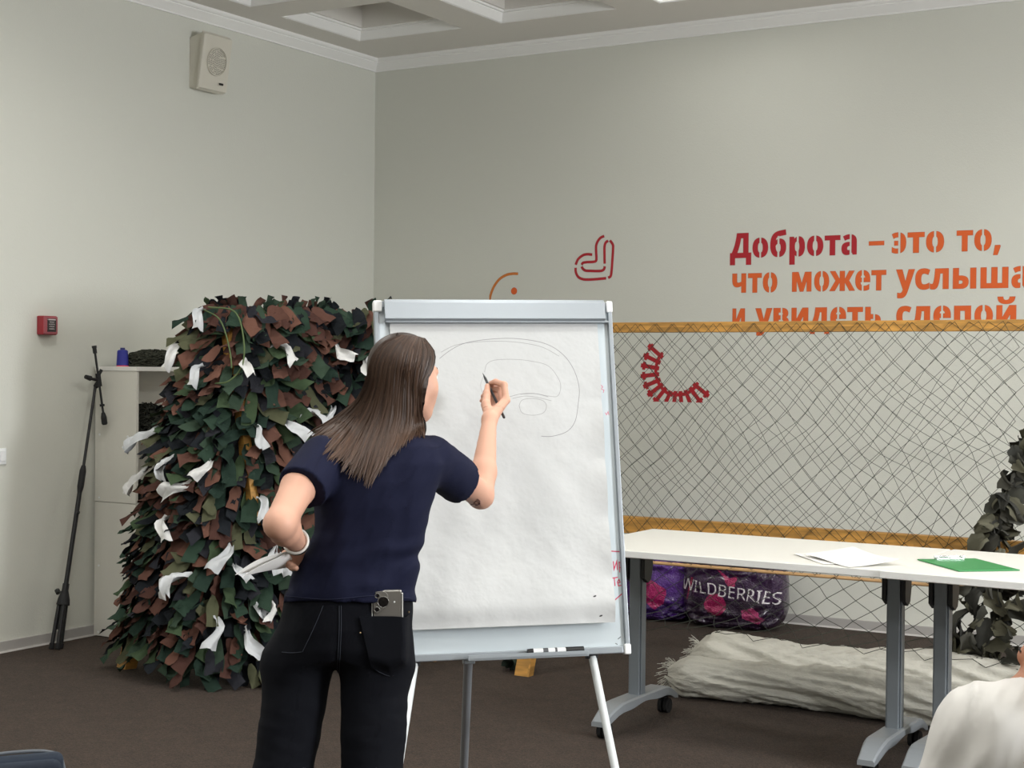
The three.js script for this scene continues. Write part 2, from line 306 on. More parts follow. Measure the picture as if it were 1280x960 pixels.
{
  const t = thing('light_switch', 'white light switch at the left edge of the picture', 'switch', [0, 0.945, 3.145]);
  part('frame', box(0, 0.009, 0, 0.082, -0.041, 0.041, 0.004), M.plastic, t); for (const s of [-1, 1]) part('rocker', box(0.008, 0.014, 0.016, 0.072, s * 0.017 - 0.016, s * 0.017 + 0.016, 0.003), M.plastic, t);
}
{
  // open shelf cabinet of two stacked units; its side panel faces the camera
  const z1 = 2.518, z0 = 1.72, D = 0.315, t = thing('shelf_cabinet', 'tall white open shelf cabinet against the left wall', 'cabinet', [0.014, 0, z1]);
  const P = (name, x0, x1, y0, y1, za, zb, m = M.cabinet, l) => worldPart(name, box(x0, x1, y0, y1, za, zb, 0.0015), m, t, l);
  for (const [a, b] of [[0.004, 0.7185], [0.7215, 1.418]]) {
    const s = P('side_panel', 0.016, D, a, b, z1 - 0.018, z1);
    for (const [y, x] of [[b - 0.34, 0.05], [b - 0.345, D - 0.06], [a + 0.02, 0.05]]) { const c = new THREE.CylinderGeometry(0.006, 0.006, 0.002, 12); c.rotateX(Math.PI / 2); c.translate(x, y, z1 + 0.001); worldPart('screw_cap', c, M.plastic, s); }
    P('side_panel', 0.016, D, a, b, z0, z0 + 0.018);
    P('back_panel', 0.016, 0.022, a, b, z0 + 0.018, z1 - 0.018);
  }
  P('top_panel', 0.016, D + 0.006, 1.418, 1.441, z0 - 0.004, z1 + 0.004, M.cabinetEdge);
  for (const y of [0.02, 0.38, 0.705, 1.07]) P('shelf', 0.022, D - 0.002, y - 0.009, y + 0.009 + (y === 0.705 ? 0.014 : 0), z0 + 0.018, z1 - 0.018, M.cabinetEdge);
}
// heaps of dark camouflage netting: a tangle of cords over a soft core
function netHeap(name, label, cx, y0, cz, rx, h, rz, seed, count, colour) {
  const r = rng(seed), t = thing(name, label, 'netting', [cx, y0, cz]), list = [];
  const core = new THREE.SphereGeometry(1, 24, 14, 0, Math.PI * 2, 0, Math.PI / 2), cp = core.attributes.position;
  for (let i = 0; i < cp.count; i++) { const p = V3().fromBufferAttribute(cp, i), k = 0.86 + 0.25 * noise(p.x * 3 + seed, p.y * 3, p.z * 3); cp.setXYZ(i, p.x * rx * k, Math.pow(Math.max(p.y, 0), 0.7) * h * 0.86 * k, p.z * rz * k); } core.computeVertexNormals();
  part('core', core, std(0x1c1e18, 0.95), t);
  for (let i = 0; i < count; i++) {
    const a = r() * 6.283, b = Math.acos(r()), pts = [], k0 = 0.84 + 0.2 * r(); let u = a, v = b;
    for (let j = 0; j < 5; j++) { const k = k0 + 0.12 * (r() - 0.5); pts.push(V3(Math.cos(u) * Math.sin(v) * rx * k, Math.max(0.004, Math.pow(Math.max(0, Math.cos(v)), 0.7) * h * k), Math.sin(u) * Math.sin(v) * rz * k)); u += (r() - 0.5) * 0.9; v = clamp(v + (r() - 0.5) * 0.5, 0.02, 1.55); }
    list.push(tube(pts, 0.0026 + 0.0016 * r(), 10, 4));
  }
  const m = part('cord', list, std(colour, 0.9), t); m.userData.kind = 'stuff';
}
netHeap('net_heap', 'dark green heap of netting on top of the white cabinet', 0.19, 1.441, 2.27, 0.115, 0.088, 0.18, 21, 420, 0x34362b);
netHeap('net_heap', 'dark heap of netting on the upper cabinet shelf', 0.17, 1.079, 2.3, 0.125, 0.16, 0.17, 22, 330, 0x25271f);
netHeap('net_heap', 'dark heap of netting deep in the cabinet under the middle shelf', 0.18, 0.728, 2.3, 0.115, 0.1, 0.17, 23, 260, 0x25271f);
{
  const t = thing('thread_spool', 'blue cone of thread on top of the white cabinet', 'spool', [0.17, 1.441, 2.475]);
  part('base', new THREE.CylinderGeometry(0.031, 0.033, 0.006, 24).translate(0, 0.003, 0), std(0xd9586c, 0.5), t, 'pink rim');
  const pr = [[0.001, 0.006], [0.031, 0.006]]; for (let i = 0; i <= 40; i++) pr.push([0.0315 - 0.004 * (i / 40) + 0.0007 * (i % 2), 0.008 + 0.075 * i / 40]); pr.push([0.02, 0.089], [0.001, 0.09]);
  part('thread', new THREE.LatheGeometry(pr.map(([x, y]) => new THREE.Vector2(x, y)), 32), std(0x2a2f8f, 0.55), t);
  part('core', new THREE.CylinderGeometry(0.012, 0.013, 0.012, 16).translate(0, 0.094, 0), std(0x252a6c, 0.5), t);
}
{
  // folded boom stand leaning on the wall
  const b = V3(0.155, 0.0, 2.905), top = hit(120, 478, 'x', 0.075);
  const t = thing('microphone_stand', 'black folded microphone boom stand leaning by the cabinet', 'stand', b);
  const d = top.clone().sub(b), L = d.length(), n = d.clone().normalize(), q = (k, off = [0, 0, 0]) => b.clone().addScaledVector(n, k).add(V3(...off));
  const side = V3(0, 0, 1).cross(n).normalize(), fwd = n.clone().cross(side).normalize(), ring = (k, a, r) => q(k).addScaledVector(side, Math.cos(a) * r).addScaledVector(fwd, Math.sin(a) * r);
  worldPart('pole', [rod(q(0.1), q(L * 0.62), 0.012), rod(q(0.3), q(0.335), 0.017)], M.black, t); worldPart('inner_tube', rod(q(L * 0.6), q(L - 0.02), 0.0078), M.black, t);
  worldPart('grip', [rod(q(L * 0.575), q(L * 0.6), 0.0115, 0.017), rod(q(L * 0.6), q(L * 0.66), 0.017), rod(q(L * 0.66), q(L * 0.68), 0.017, 0.011)], M.blackMatt, t);
  worldPart('collar', [rod(q(0.225), q(0.255), 0.034, 0.03), rod(q(0.255), q(0.31), 0.03, 0.014)], M.blackMatt, t);
  worldPart('knob', [rod(ring(0.29, 0.0, 0.012), ring(0.29, 0, 0.045), 0.006), rod(ring(0.285, 0, 0.045), ring(0.3, 0, 0.06), 0.013)], M.black, t);
  worldPart('knob', [rod(ring(L * 0.5, 2.6, 0.008), ring(L * 0.5, 2.6, 0.03), 0.005), rod(ring(L * 0.498, 2.6, 0.03), ring(L * 0.503, 2.6, 0.037), 0.009)], M.black, t);
  for (let i = 0; i < 3; i++) { const a = 0.5 + i * 2.094; worldPart('leg', rod(ring(0.012, a, 0.026), ring(0.25, a, 0.02), 0.0105, 0.0105), M.black, t); worldPart('rubber_foot', rod(ring(0.0, a, 0.027).setY(Math.max(0.002, ring(0, a, 0.027).y)), ring(0.03, a, 0.026), 0.0135, 0.0135), M.rubber, t); }
  // clutch and boom
  const b0 = hit(118, 435, 'x', 0.095), b1 = hit(131, 531, 'x', 0.13), e = b1.clone().sub(b0), bp = (k) => b0.clone().addScaledVector(e, k);
  worldPart('clutch', [rod(bp(0.33), bp(0.5), 0.0135), rod(top.clone().add(V3(0, -0.02, 0)), bp(0.44), 0.014)], M.blackMatt, t);
  worldPart('wing_knob', [rod(bp(0.42), hit(112, 473, 'x', 0.1), 0.008), rod(hit(113, 473, 'x', 0.1), hit(107, 471, 'x', 0.1), 0.014, 0.011)], M.black, t);
  worldPart('wing_knob', rod(bp(0.36), hit(127, 462, 'x', 0.12), 0.009), M.black, t);
  const bo = worldPart('boom', rod(bp(0.02), bp(0.86), 0.006), M.black, t); worldPart('tip', [rod(bp(-0.02), bp(0.07), 0.011), rod(bp(-0.03), bp(0.0), 0.013)], M.black, bo);
  worldPart('stop_ring', rod(bp(0.73), bp(0.76), 0.013), M.black, bo); worldPart('counterweight', [rod(bp(0.84), bp(0.9), 0.009, 0.0155), rod(bp(0.9), bp(0.985), 0.0155), rod(bp(0.985), bp(1.0), 0.0155, 0.01)], M.blackMatt, bo);
}

// ---------------------------------------------------------------- weaving frame covered with fabric strips
// a squared timber from a to b whose ends are cut level
function beam(a, b, w, d, turn = 0) {
  const g = new THREE.BoxGeometry(w, 1, d); g.rotateY(turn); const p = g.attributes.position;
  for (let i = 0; i < p.count; i++) { const k = p.getY(i) + 0.5; p.setXYZ(i, p.getX(i) + lerp(a[0], b[0], k), lerp(a[1], b[1], k), p.getZ(i) + lerp(a[2], b[2], k)); }
  g.computeVertexNormals(); return metreUV(g);
}
{
  const B = [[0.77, 3.06], [1.03, 3.2], [1.40, 3.25], [1.60, 3.0], [1.62, 2.66], [1.97, 2.45]], T = [[1.23, 3.0], [1.3, 2.99], [1.41, 2.95], [1.55, 2.75], [1.6, 2.52], [2.0, 2.3]];
  const len = [0]; for (let i = 1; i < B.length; i++) len.push(len[i - 1] + Math.hypot(B[i][0] - B[i - 1][0], B[i][1] - B[i - 1][1]));
  const TOTAL = len.at(-1), TOPY = 1.73;
  const plan = (k, h) => { const s = clamp(k) * TOTAL; let i = 1; while (i < B.length - 1 && len[i] < s) i++; const f = (s - len[i - 1]) / (len[i] - len[i - 1]); const e = Math.pow(clamp(h), 1.45), p = (P, j) => [P[j][0], P[j][1]]; const b = p(B, i - 1), b2 = p(B, i), c = p(T, i - 1), c2 = p(T, i); return [lerp(lerp(b[0], b2[0], f), lerp(c[0], c2[0], f), e), lerp(lerp(b[1], b2[1], f), lerp(c[1], c2[1], f), e)]; };
  const S = (k, h) => { let x = 0, z = 0; for (const d of [-0.03, 0, 0.03]) { const q = plan(k + d, h); x += q[0] / 3; z += q[1] / 3; } const hem = 0.05 * Math.sin(k * 9) * (1 - h); return V3(x, 0.06 + hem + (TOPY - 0.06) * h, z); };
  const frameAt = (k, h) => { const a = S(k, h), tx = S(k + 0.01, h).sub(S(k - 0.01, h)).normalize(), ty = S(k, h + 0.01).sub(S(k, h - 0.01)).normalize(), n = tx.clone().cross(ty).normalize(); return { a, tx, ty, n }; };
  const t = thing('camouflage_screen', 'camouflage screen of brown, green and black fabric strips on a wooden frame beside the woman', 'camouflage net', [1.4, 0, 2.8]);
  // frame of timber
  worldPart('post', box(1.33, 1.41, 0.05, 1.7, 2.86, 2.91, 0.004), M.wood, t);
  worldPart('leg', beam([0.79, 0.0, 3.05], [1.26, 1.66, 2.93], 0.09, 0.06, -0.35), M.wood, t);
  worldPart('top_rail', (() => { const g = box(0, 0.8, 1.62, 1.68, -0.03, 0.03, 0.003); g.rotateY(0.62); return g.translate(1.36, -0.08, 2.62); })(), M.wood, t);
  worldPart('post', beam([1.9, 0, 2.08], [1.93, 1.62, 2.16], 0.07, 0.05), M.wood, t);
  // dark net that carries the strips
  worldPart('backing_net', thickSheet(60, 40, (u, v) => { const f = frameAt(u, 0.02 + v * 0.97); return f.a.addScaledVector(f.n, -0.035 + 0.012 * noise(u * 14, v * 12)); }, 0.006), std(0x15181a, 0.95, both), t);
  // strips: a few shapes, each pinched at its knot and curled
  const r = rng(77), shapes = [];
  for (let s = 0; s < 14; s++) {
    const w = 0.046 + 0.026 * r(), l = 0.11 + 0.07 * r(), curl = 0.25 + 0.8 * r(), tw = (r() - 0.5) * 0.8, cup = (r() - 0.5) * 1.0, slant = (r() - 0.5) * 0.45, ph = r() * 9;
    const g = grid(3, 6, (u, v) => {
      const ww = w * (0.35 + 0.65 * smooth(0, 0.28, v)), a = (u - 0.5) * ww, b = curl * v, y = -l * Math.sin(b) / curl, z = l * (1 - Math.cos(b)) / curl * 0.6;
      const c = Math.cos(tw * v), sn = Math.sin(tw * v), zz = cup * (u - 0.5) ** 2 * ww * 1.6 + 0.006 * Math.sin(ph + 9 * v + 4 * u) + 0.014 * v * noise(u * 2.5 + ph, v * 3, s);
      return V3(a * c - zz * sn, y - slant * (u - 0.5) * l * 0.7 * v, z + a * sn + zz * c);
    });
    g.computeBoundingBox(); shapes.push(g);
  }
  const strays = []; for (let s = 0; s < 4; s++) { const g = grid(4, 7, (u, v) => { const w = 0.055 * (0.25 + 0.75 * Math.pow(Math.abs(v - 0.08), 0.6)) * (1 + 0.15 * Math.sin(9 * v + s)), a = (u - 0.5) * w; return V3(a + 0.012 * Math.sin(5 * v + s), -0.125 * v, 0.03 * Math.sin(v * 2.6) + 0.014 * Math.sin(7 * u + 5 * v + s * 2) + 0.008 * noise(u * 6, v * 6, s)); }); strays.push(g); }
  const F = (c) => phys(c, 0.9, { ...both, specularIntensity: 0.35, bumpMap: repeat(clothBump, 1.2), bumpScale: 0.0012 });
  const cloth = { brown: [F(0x68493f), F(0x563b34), F(0x775447)], green: [F(0x33473a), F(0x2a3c33), F(0x3f5142), F(0x46583f)], black: [F(0x24282d), F(0x1c2024), F(0x2f3036)], olive: [F(0x5d5f48)], white: [std(0xd6d6d4, 0.6, both), std(0xc3c6c8, 0.5, both)] };
  const pick = (k, h) => { const q = r() + 0.28 * noise(k * 7, h * 7, 3); const l = q < 0.34 ? cloth.brown : q < 0.70 ? cloth.green : q < 0.97 ? cloth.black : cloth.olive; return l[Math.floor(r() * l.length)]; };
  // a brace that shows between the strips
  const nearest = (u, v) => { let d = 1e9, q = null; for (let a = 0; a <= 60; a++) for (let b = 0; b <= 60; b++) { const f = frameAt(a / 60, b / 60), p = pixel(f.a), e = Math.hypot(p[0] - u, p[1] - v); if (e < d) { d = e; q = f; } } return q.a.clone().addScaledVector(q.n, -0.008); };
  const br0 = nearest(284, 394), br1 = nearest(316, 655); worldPart('brace', beam(br1.toArray(), br0.toArray(), 0.075, 0.04, -0.3), M.wood, t);
  const glimpses = [[285, 416, 15], [289, 436, 12], [300, 462, 9], [311, 612, 11], [318, 596, 8]];
  const all = [], ROWS = 28, COLS = 30;
  const place = (k, h, lift, open) => {
    const f = frameAt(k, h), roll = (r() - 0.5) * 1.15 + 0.5 * Math.sin(7 * k + 4 * h) * 0.5 + (k < 0.45 ? -0.12 : 0.25), pitch = -(open + 0.55 * r()), yaw = (r() - 0.5) * 1.1;
    const m = new THREE.Matrix4().makeBasis(f.tx, f.ty, f.n); m.multiply(new THREE.Matrix4().makeRotationFromEuler(new THREE.Euler(pitch, yaw, roll, 'ZYX'))); m.setPosition(f.a.clone().addScaledVector(f.n, lift)); return m;
  };
  for (let layer = 0; layer < 2; layer++) for (let j = 0; j < ROWS; j++) for (let i = 0; i < COLS; i++) {
    if (layer === 0 && r() < 0.35) continue;
    const k = clamp((i + 0.5 * (j % 2) + 0.35 * (r() - 0.5)) / COLS, 0.004, 0.996), h = clamp((j + 1.1 + 0.5 * (r() - 0.5) + layer * 0.5) / ROWS, 0.03, 1.0), m = place(k, h, layer ? 0.012 : -0.018, layer ? 0.12 : 0);
    const sc = h > 0.93 ? 1.12 : 0.82 + 0.36 * r(); m.scale(V3(sc, sc, sc));
    const p = V3().setFromMatrixPosition(m), px = pixel(p); if (glimpses.some(([x, y, q]) => Math.hypot(px[0] - x, px[1] + 10 - y) < q)) continue;
    all.push({ g: shapes[Math.floor(r() * shapes.length)], m, mat: pick(k, h), top: layer && px[1] > 370 && px[0] < 470 && !(px[0] > 345 && px[1] > 640) && k < 0.995 ? 1 : 0, at: px });
  }
  // strips flipped up along the top rail
  for (let i = 0; i < 46; i++) { const k = 0.04 + 0.95 * r(), f = frameAt(k, 0.985), m = new THREE.Matrix4().makeBasis(f.tx.clone().negate(), f.ty.clone().negate(), f.n); m.multiply(new THREE.Matrix4().makeRotationFromEuler(new THREE.Euler(0.1 - 0.7 * r(), (r() - 0.5), (r() - 0.5) * 1.1, 'ZYX'))); m.setPosition(f.a.clone().addScaledVector(f.n, -0.02)); m.scale(V3(0.75, 0.55, 0.75)); all.push({ g: shapes[Math.floor(r() * shapes.length)], m, mat: pick(k, 1), top: 1, at: pixel(f.a) }); }
  // pale paper strips where the photograph has them
  const pale = [[262, 385], [246, 432], [262, 458], [300, 452], [314, 532], [350, 526], [366, 520], [335, 436], [413, 432], [212, 534], [229, 565], [196, 588], [250, 602], [317, 624], [219, 646], [284, 682], [229, 716], [246, 718], [290, 708], [263, 770], [316, 752], [324, 744], [299, 782], [345, 690], [412, 508], [334, 682], [268, 575], [457, 448]];
  const near = []; for (let a = 0; a <= 80; a++) for (let b = 1; b <= 80; b++) near.push([a / 80, b / 80, ...pixel(S(a / 80, b / 80))]);
  for (const [u, v] of pale) {
    let best = null, d = 1e9; for (const q of near) { const e = Math.hypot(q[2] - u, q[3] - v) + (q[0] > 0.62 ? 4 : 0); if (e < d) { d = e; best = q; } }
    const m = place(best[0], best[1], 0.05, 0.15), sc = 0.95 + 0.5 * r(); m.scale(V3(sc, sc, sc)); all.push({ g: strays[Math.floor(r() * strays.length)], m, mat: cloth.white[Math.floor(r() * 2)], top: 2, at: [u, v] });
  }
  // the 300 that show largest stand alone, the rest is one part
  const own = all.filter((s) => s.top === 2).concat(all.filter((s) => s.top === 1).sort((a, b) => (a.at[1] * 7919 % 101) - (b.at[1] * 7919 % 101))).slice(0, 300), ownSet = new Set(own);
  for (const s of own) { const o = part(s.top === 2 ? 'paper_strip' : 'fabric_strip', s.g, s.mat, t); const m = s.m.clone(); const p = V3(), q = new THREE.Quaternion(), c = V3(); m.decompose(p, q, c); o.position.copy(p).sub(t.position); o.quaternion.copy(q); o.scale.copy(c); }
  const byMat = new Map(); for (const s of all) if (!ownSet.has(s)) { const c = s.mat.color; const g = s.g.clone().applyMatrix4(s.m).toNonIndexed(), n = g.attributes.position.count, col = new Float32Array(3 * n); for (let i = 0; i < n; i++) { col[3 * i] = c.r; col[3 * i + 1] = c.g; col[3 * i + 2] = c.b; } g.setAttribute('color', new THREE.BufferAttribute(col, 3)); (byMat.get('x') ?? byMat.set('x', []).get('x')).push(g); }
  worldPart('fabric_strips', byMat.get('x'), phys(0xffffff, 0.9, { ...both, specularIntensity: 0.35, vertexColors: true, bumpMap: repeat(clothBump, 1.2), bumpScale: 0.0012 }), t).userData.kind = 'stuff';
  // loose green cord looped over the top corner
  worldPart('cord', [tube([V3(1.3, 1.72, 3.06), V3(1.43, 1.70, 3.03), V3(1.5, 1.6, 3.05), V3(1.515, 1.45, 3.07), V3(1.46, 1.38, 3.1), V3(1.4, 1.37, 3.12)], 0.004, 40, 6), tube([V3(1.27, 1.71, 3.06), V3(1.38, 1.66, 3.07), V3(1.45, 1.52, 3.08), V3(1.48, 1.44, 3.1)], 0.0035, 30, 6)], std(0x55663f, 0.8), t, 'green cord');
}

// ---------------------------------------------------------------- weaving frame with a bare net
const LZ = 1.6;
{
  const t = thing('weaving_loom', 'long wooden frame strung with a bare dark net behind the tables', 'net frame', [3.7, 0, LZ]);
  const x0 = 2.45, x1 = 5.05;
  worldPart('top_rail', box(x0, x1, 1.634, 1.684, LZ - 0.02, LZ + 0.02, 0.003), M.wood, t);
  worldPart('middle_rail', box(x0, x1, 0.645, 0.728, LZ - 0.025, LZ + 0.025, 0.003), M.wood, t);
  worldPart('bottom_rod', rod(V3(x0, 0.51, LZ + 0.02), V3(x1, 0.512, LZ + 0.02), 0.0085), M.bamboo, t);
  for (const x of [x0 + 0.02, x1 - 0.03]) { worldPart('post', box(x - 0.03, x + 0.03, 0, 1.66, LZ - 0.065, LZ - 0.02, 0.004), M.wood, t); worldPart('leg', beam([x, 0, LZ + 0.55], [x, 1.6, LZ + 0.01], 0.078, 0.045), M.wood, t); }
  // net: two layers of diamond mesh, drawn out of true
  const thread = (pts, rad) => { const g = new THREE.BufferGeometry(), pos = [], idx = []; pts.forEach((p, i) => { const d = pts[Math.min(i + 1, pts.length - 1)].clone().sub(pts[Math.max(i - 1, 0)]).normalize(), a = V3(0, 0, 1).cross(d).normalize(), b = d.clone().cross(a); for (let k = 0; k < 3; k++) { const c = 2.094 * k + 0.5; const q = p.clone().addScaledVector(a, Math.cos(c) * rad).addScaledVector(b, Math.sin(c) * rad); pos.push(q.x, q.y, q.z); } if (i) for (let k = 0; k < 3; k++) { const A = 3 * (i - 1) + k, Bq = 3 * (i - 1) + (k + 1) % 3; idx.push(A, Bq, Bq + 3, A, Bq + 3, A + 3); } }); g.setAttribute('position', new THREE.Float32BufferAttribute(pos, 3)); g.setIndex(idx); g.computeVertexNormals(); return g; };
  const layer = (fx, fy, f, nx, ny, skip, rad, rnd) => {      // diagonals of an nx by ny board
    const out = [], N = (nx + ny) * 1;
    for (const dir of [1, -1]) for (let s = -ny; s <= nx + ny; s++) {
      const pts = []; for (let k = 0; k <= ny * 2; k++) { const b = k / 2, a = dir > 0 ? s + b : s - b; if (a < 0 || a > nx) { if (pts.length > 2) out.push(thread(pts.splice(0), rad)); else pts.length = 0; continue; } pts.push(f(a / nx, b / ny, k % 2 ? 0 : 1)); }
      if (pts.length > 2) out.push(thread(pts, rad));
    }
    return out;
  };
  const upper = (zoff, seed, pull) => (a, b) => {
    const w = noise(a * 4 + seed, b * 3, seed), w2 = noise(a * 5, b * 4 + seed, seed + 2), sag = Math.sin(Math.PI * b), j = noise(a * 43 + seed, b * 31, 1) * 0.004;
    const e = smooth(0.45, 1, a) * sag; // gathered toward the right end
    return V3(lerp(x0 + 0.02, x1 - 0.4, a) + 0.06 * w * sag + j + pull * e * (0.14 + 0.1 * Math.sin(6 * b + seed)), 1.675 - 1.16 * b + 0.05 * w2 * sag + j * 0.8 - 0.05 * e * Math.sin(9 * a + seed), LZ + 0.024 + zoff + 0.03 * sag * (0.6 + w));
  };
  const th = std(0x33382f, 0.9);
  worldPart('net', [...layer(0, 0, upper(0, 3, 1), 26, 14, 0, 0.0012), ...layer(0, 0, upper(0.012, 9, -0.7), 21, 10, 0, 0.0012)], th, t).userData.kind = 'stuff';
  worldPart('hanging_net', layer(0, 0, (a, b) => { const w = noise(a * 7, b * 4, 8), drop = Math.min(1, b * 1.5), lay = smooth(0.6, 1, b); return V3(lerp(x0 + 0.05, x1 - 0.1, a) + 0.03 * w + 0.03 * noise(a * 40, b * 20, 3), lerp(0.505, 0.27, drop) + 0.012 * w - 0.025 * lay * lay + 0.012 * Math.sin(a * 60 + b * 5) * lay, LZ + 0.03 + 0.04 * Math.sin(b * 3) + 0.31 * lay); }, 19, 4, 0, 0.0017), th, t).userData.kind = 'stuff';
}
{
  const r = rng(5), t = thing('camouflage_scrap', 'small dark green scrap of camouflage netting by the wooden foot under the easel', 'netting', [2.36, 0, 2.08]), list = [];
  for (let i = 0; i < 26; i++) { const g = grid(2, 4, (u, v) => V3((u - 0.5) * 0.035, 0.05 * v * (1 + u * 0.3), 0.02 * Math.sin(v * 3 + i) + 0.01 * u)); g.rotateX((r() - 0.5) * 1.8); g.rotateY(r() * 6); g.translate((r() - 0.5) * 0.13, 0.01 + r() * 0.035, (r() - 0.5) * 0.14); list.push(g); }
  part('strip', list, std(0x2c3a30, 0.9, both), t).userData.kind = 'stuff';
}
{
  // leafy garland at the right end of the net
  const r = rng(91), t = thing('leaf_garland', 'garland of grey brown camouflage leaves hanging at the right end of the net', 'garland', [4.62, 0, LZ + 0.1]);
  const stem = [V3(4.74, 1.3, LZ + 0.1), V3(4.66, 1.12, LZ + 0.11), V3(4.6, 0.95, LZ + 0.12), V3(4.55, 0.8, LZ + 0.13), V3(4.58, 0.62, LZ + 0.14), V3(4.5, 0.45, LZ + 0.16), V3(4.45, 0.3, LZ + 0.16), V3(4.56, 0.2, LZ + 0.18), V3(4.7, 0.16, LZ + 0.2)];
  worldPart('stem', tube(stem, 0.006, 60, 6), std(0x2a2a24, 0.9), t);
  const c = new THREE.CatmullRomCurve3(stem), shapes = [];
  for (let s = 0; s < 6; s++) shapes.push(grid(4, 5, (u, v) => { const w = 0.075 * (0.3 + Math.sin(Math.PI * clamp(v * 0.85 + 0.1))) * (u < 0.2 || u > 0.8 ? 0.9 + 0.2 * Math.sin(12 * v + s) : 1) * 0.7, a = (u - 0.5) * w; return V3(a, -0.09 * v - 0.3 * Math.abs(a) * Math.sin(8 * v + s) * 0.5, 0.03 * Math.sin(2.4 * v + s * 0.5) + 0.5 * Math.abs(a) + 0.008 * Math.sin(9 * u + s)); }));
  const mats = [std(0x46453d, 0.85, both), std(0x37372f, 0.85, both), std(0x555343, 0.85, both), std(0x2c2c27, 0.9, both)];
  for (let i = 0; i < 190; i++) {
    const k = r(), p = c.getPoint(k), o = part('leaf', shapes[Math.floor(r() * 6)], mats[Math.floor(r() * 4)], t), sp = k > 0.55 ? 0.17 : 0.055;
    o.position.copy(p).sub(t.position).add(V3((r() - 0.35) * sp * 1.3, (r() - 0.4) * sp, (r() - 0.3) * 0.1)); o.position.y = Math.max(0.07, o.position.y);
    o.rotation.set((r() - 0.5) * 1.6, (r() - 0.5) * 2.4, (r() - 0.5) * 2.6); const s = 0.7 + 0.6 * r(); o.scale.set(s, s, s);
  }
}

// ---------------------------------------------------------------- folding tables on castors
function folding(name, label, x0, z0, w, d, turn, legsAt, corner) {
  // local frame: origin under the back left corner, x along the back edge, z toward the camera
  const t = thing(name, label, 'table', [x0, 0, z0]); t.rotation.y = turn;
  const top = box(0, w, 0.735, 0.763, 0, d, 0.0025); part('tabletop', top, M.tabletop, t);
  part('edge_band', [box(-0.0015, w + 0.0015, 0.737, 0.7605, d - 0.002, d + 0.0015, 0.0008), box(-0.0015, 0.001, 0.737, 0.7605, 0, d, 0.0008), box(w - 0.001, w + 0.0015, 0.737, 0.7605, 0, d, 0.0008)], M.tableEdge, t);
  part('under_beam', box(0.1, w - 0.1, 0.69, 0.73, d * 0.5 - 0.03, d * 0.5 + 0.03, 0.003), M.steelLeg, t);
  for (const lx of legsAt) {
    const zc = d * 0.5 - 0.02;
    const col = part('leg', [box(lx - 0.024, lx + 0.024, 0.12, 0.735, zc - 0.03, zc + 0.03, 0.005), box(lx + 0.0245, lx + 0.029, 0.12, 0.735, zc - 0.02, zc + 0.02, 0.002), box(lx - 0.029, lx - 0.0245, 0.12, 0.735, zc - 0.02, zc + 0.02, 0.002)], M.steelLeg, t);
    // hinge plates under the top
    const hp = [[-0.03, 0], [0.045, 0], [0.045, -0.09], [0.03, -0.14], [0.005, -0.15], [-0.03, -0.13]];
    for (const s of [-1, 1]) { const g = extrude(hp, 0.012, 0.002); g.rotateY(Math.PI / 2); g.translate(lx + s * 0.037 - 0.006, 0.735, zc); part('hinge_plate', g, M.black, col); }
    // foot: a flat bar, bent down at both ends
    const n = 20, L = 0.335, foot = []; const yT = (a) => 0.128 - 0.034 * smooth(0.55, 1, Math.abs(a)) - 0.02 * smooth(0.85, 1, Math.abs(a)), yB = (a) => 0.09 - 0.036 * smooth(0.6, 1, Math.abs(a)) + 0.012 * (1 - smooth(0, 0.4, Math.abs(a)));
    const pos = [], idx = []; for (let i = 0; i <= n; i++) { const a = -1 + 2 * i / n, hw = 0.042 * (1 - 0.25 * smooth(0.6, 1, Math.abs(a))); for (const [sx, y] of [[-1, yB(a)], [1, yB(a)], [1, yT(a) - 0.006], [0.8, yT(a)], [-0.8, yT(a)], [-1, yT(a) - 0.006]]) pos.push(lx + sx * hw, y, zc + a * L); }
    for (let i = 0; i < n; i++) for (let k = 0; k < 6; k++) { const A = i * 6 + k, B = i * 6 + (k + 1) % 6; idx.push(A, A + 6, B, B, A + 6, B + 6); }
    for (const [o, f] of [[0, 1], [n * 6, 0]]) for (let k = 1; k < 5; k++) f ? idx.push(o, o + k, o + k + 1) : idx.push(o, o + k + 1, o + k);
    const fg = new THREE.BufferGeometry(); fg.setAttribute('position', new THREE.Float32BufferAttribute(pos, 3)); fg.setIndex(idx); const ff = fg.toNonIndexed(); ff.computeVertexNormals(); part('foot', ff, M.steelFoot, col);
    for (const s of [-1, 1]) {
      const cz = zc + s * 0.275, wheel = []; for (const k of [-1, 1]) { const g = new THREE.CylinderGeometry(0.031, 0.031, 0.016, 24); g.rotateZ(Math.PI / 2); g.translate(lx + k * 0.013, 0.031, cz + 0.008); wheel.push(g); const h = new THREE.CylinderGeometry(0.014, 0.014, 0.02, 16); h.rotateZ(Math.PI / 2); h.translate(lx + k * 0.013, 0.031, cz + 0.008); wheel.push(h); }
      wheel.push(rod(V3(lx, 0.045, cz), V3(lx, 0.092, cz), 0.008), box(lx - 0.006, lx + 0.006, 0.02, 0.066, cz - 0.02, cz + 0.022, 0.004)); part('caster', wheel, M.rubber, col);
    }
  }
  return t;
}
folding('folding_table', 'white folding table with loose papers on it, between the easel and the second table', 3.25, 2.388, 1.285, 0.78, 0.0, [0.115, 1.185]);
folding('folding_table', 'white folding table at the right with a green clipboard on it', 4.546, 2.382, 1.285, 0.795, -0.05, [0.085, 1.185]);
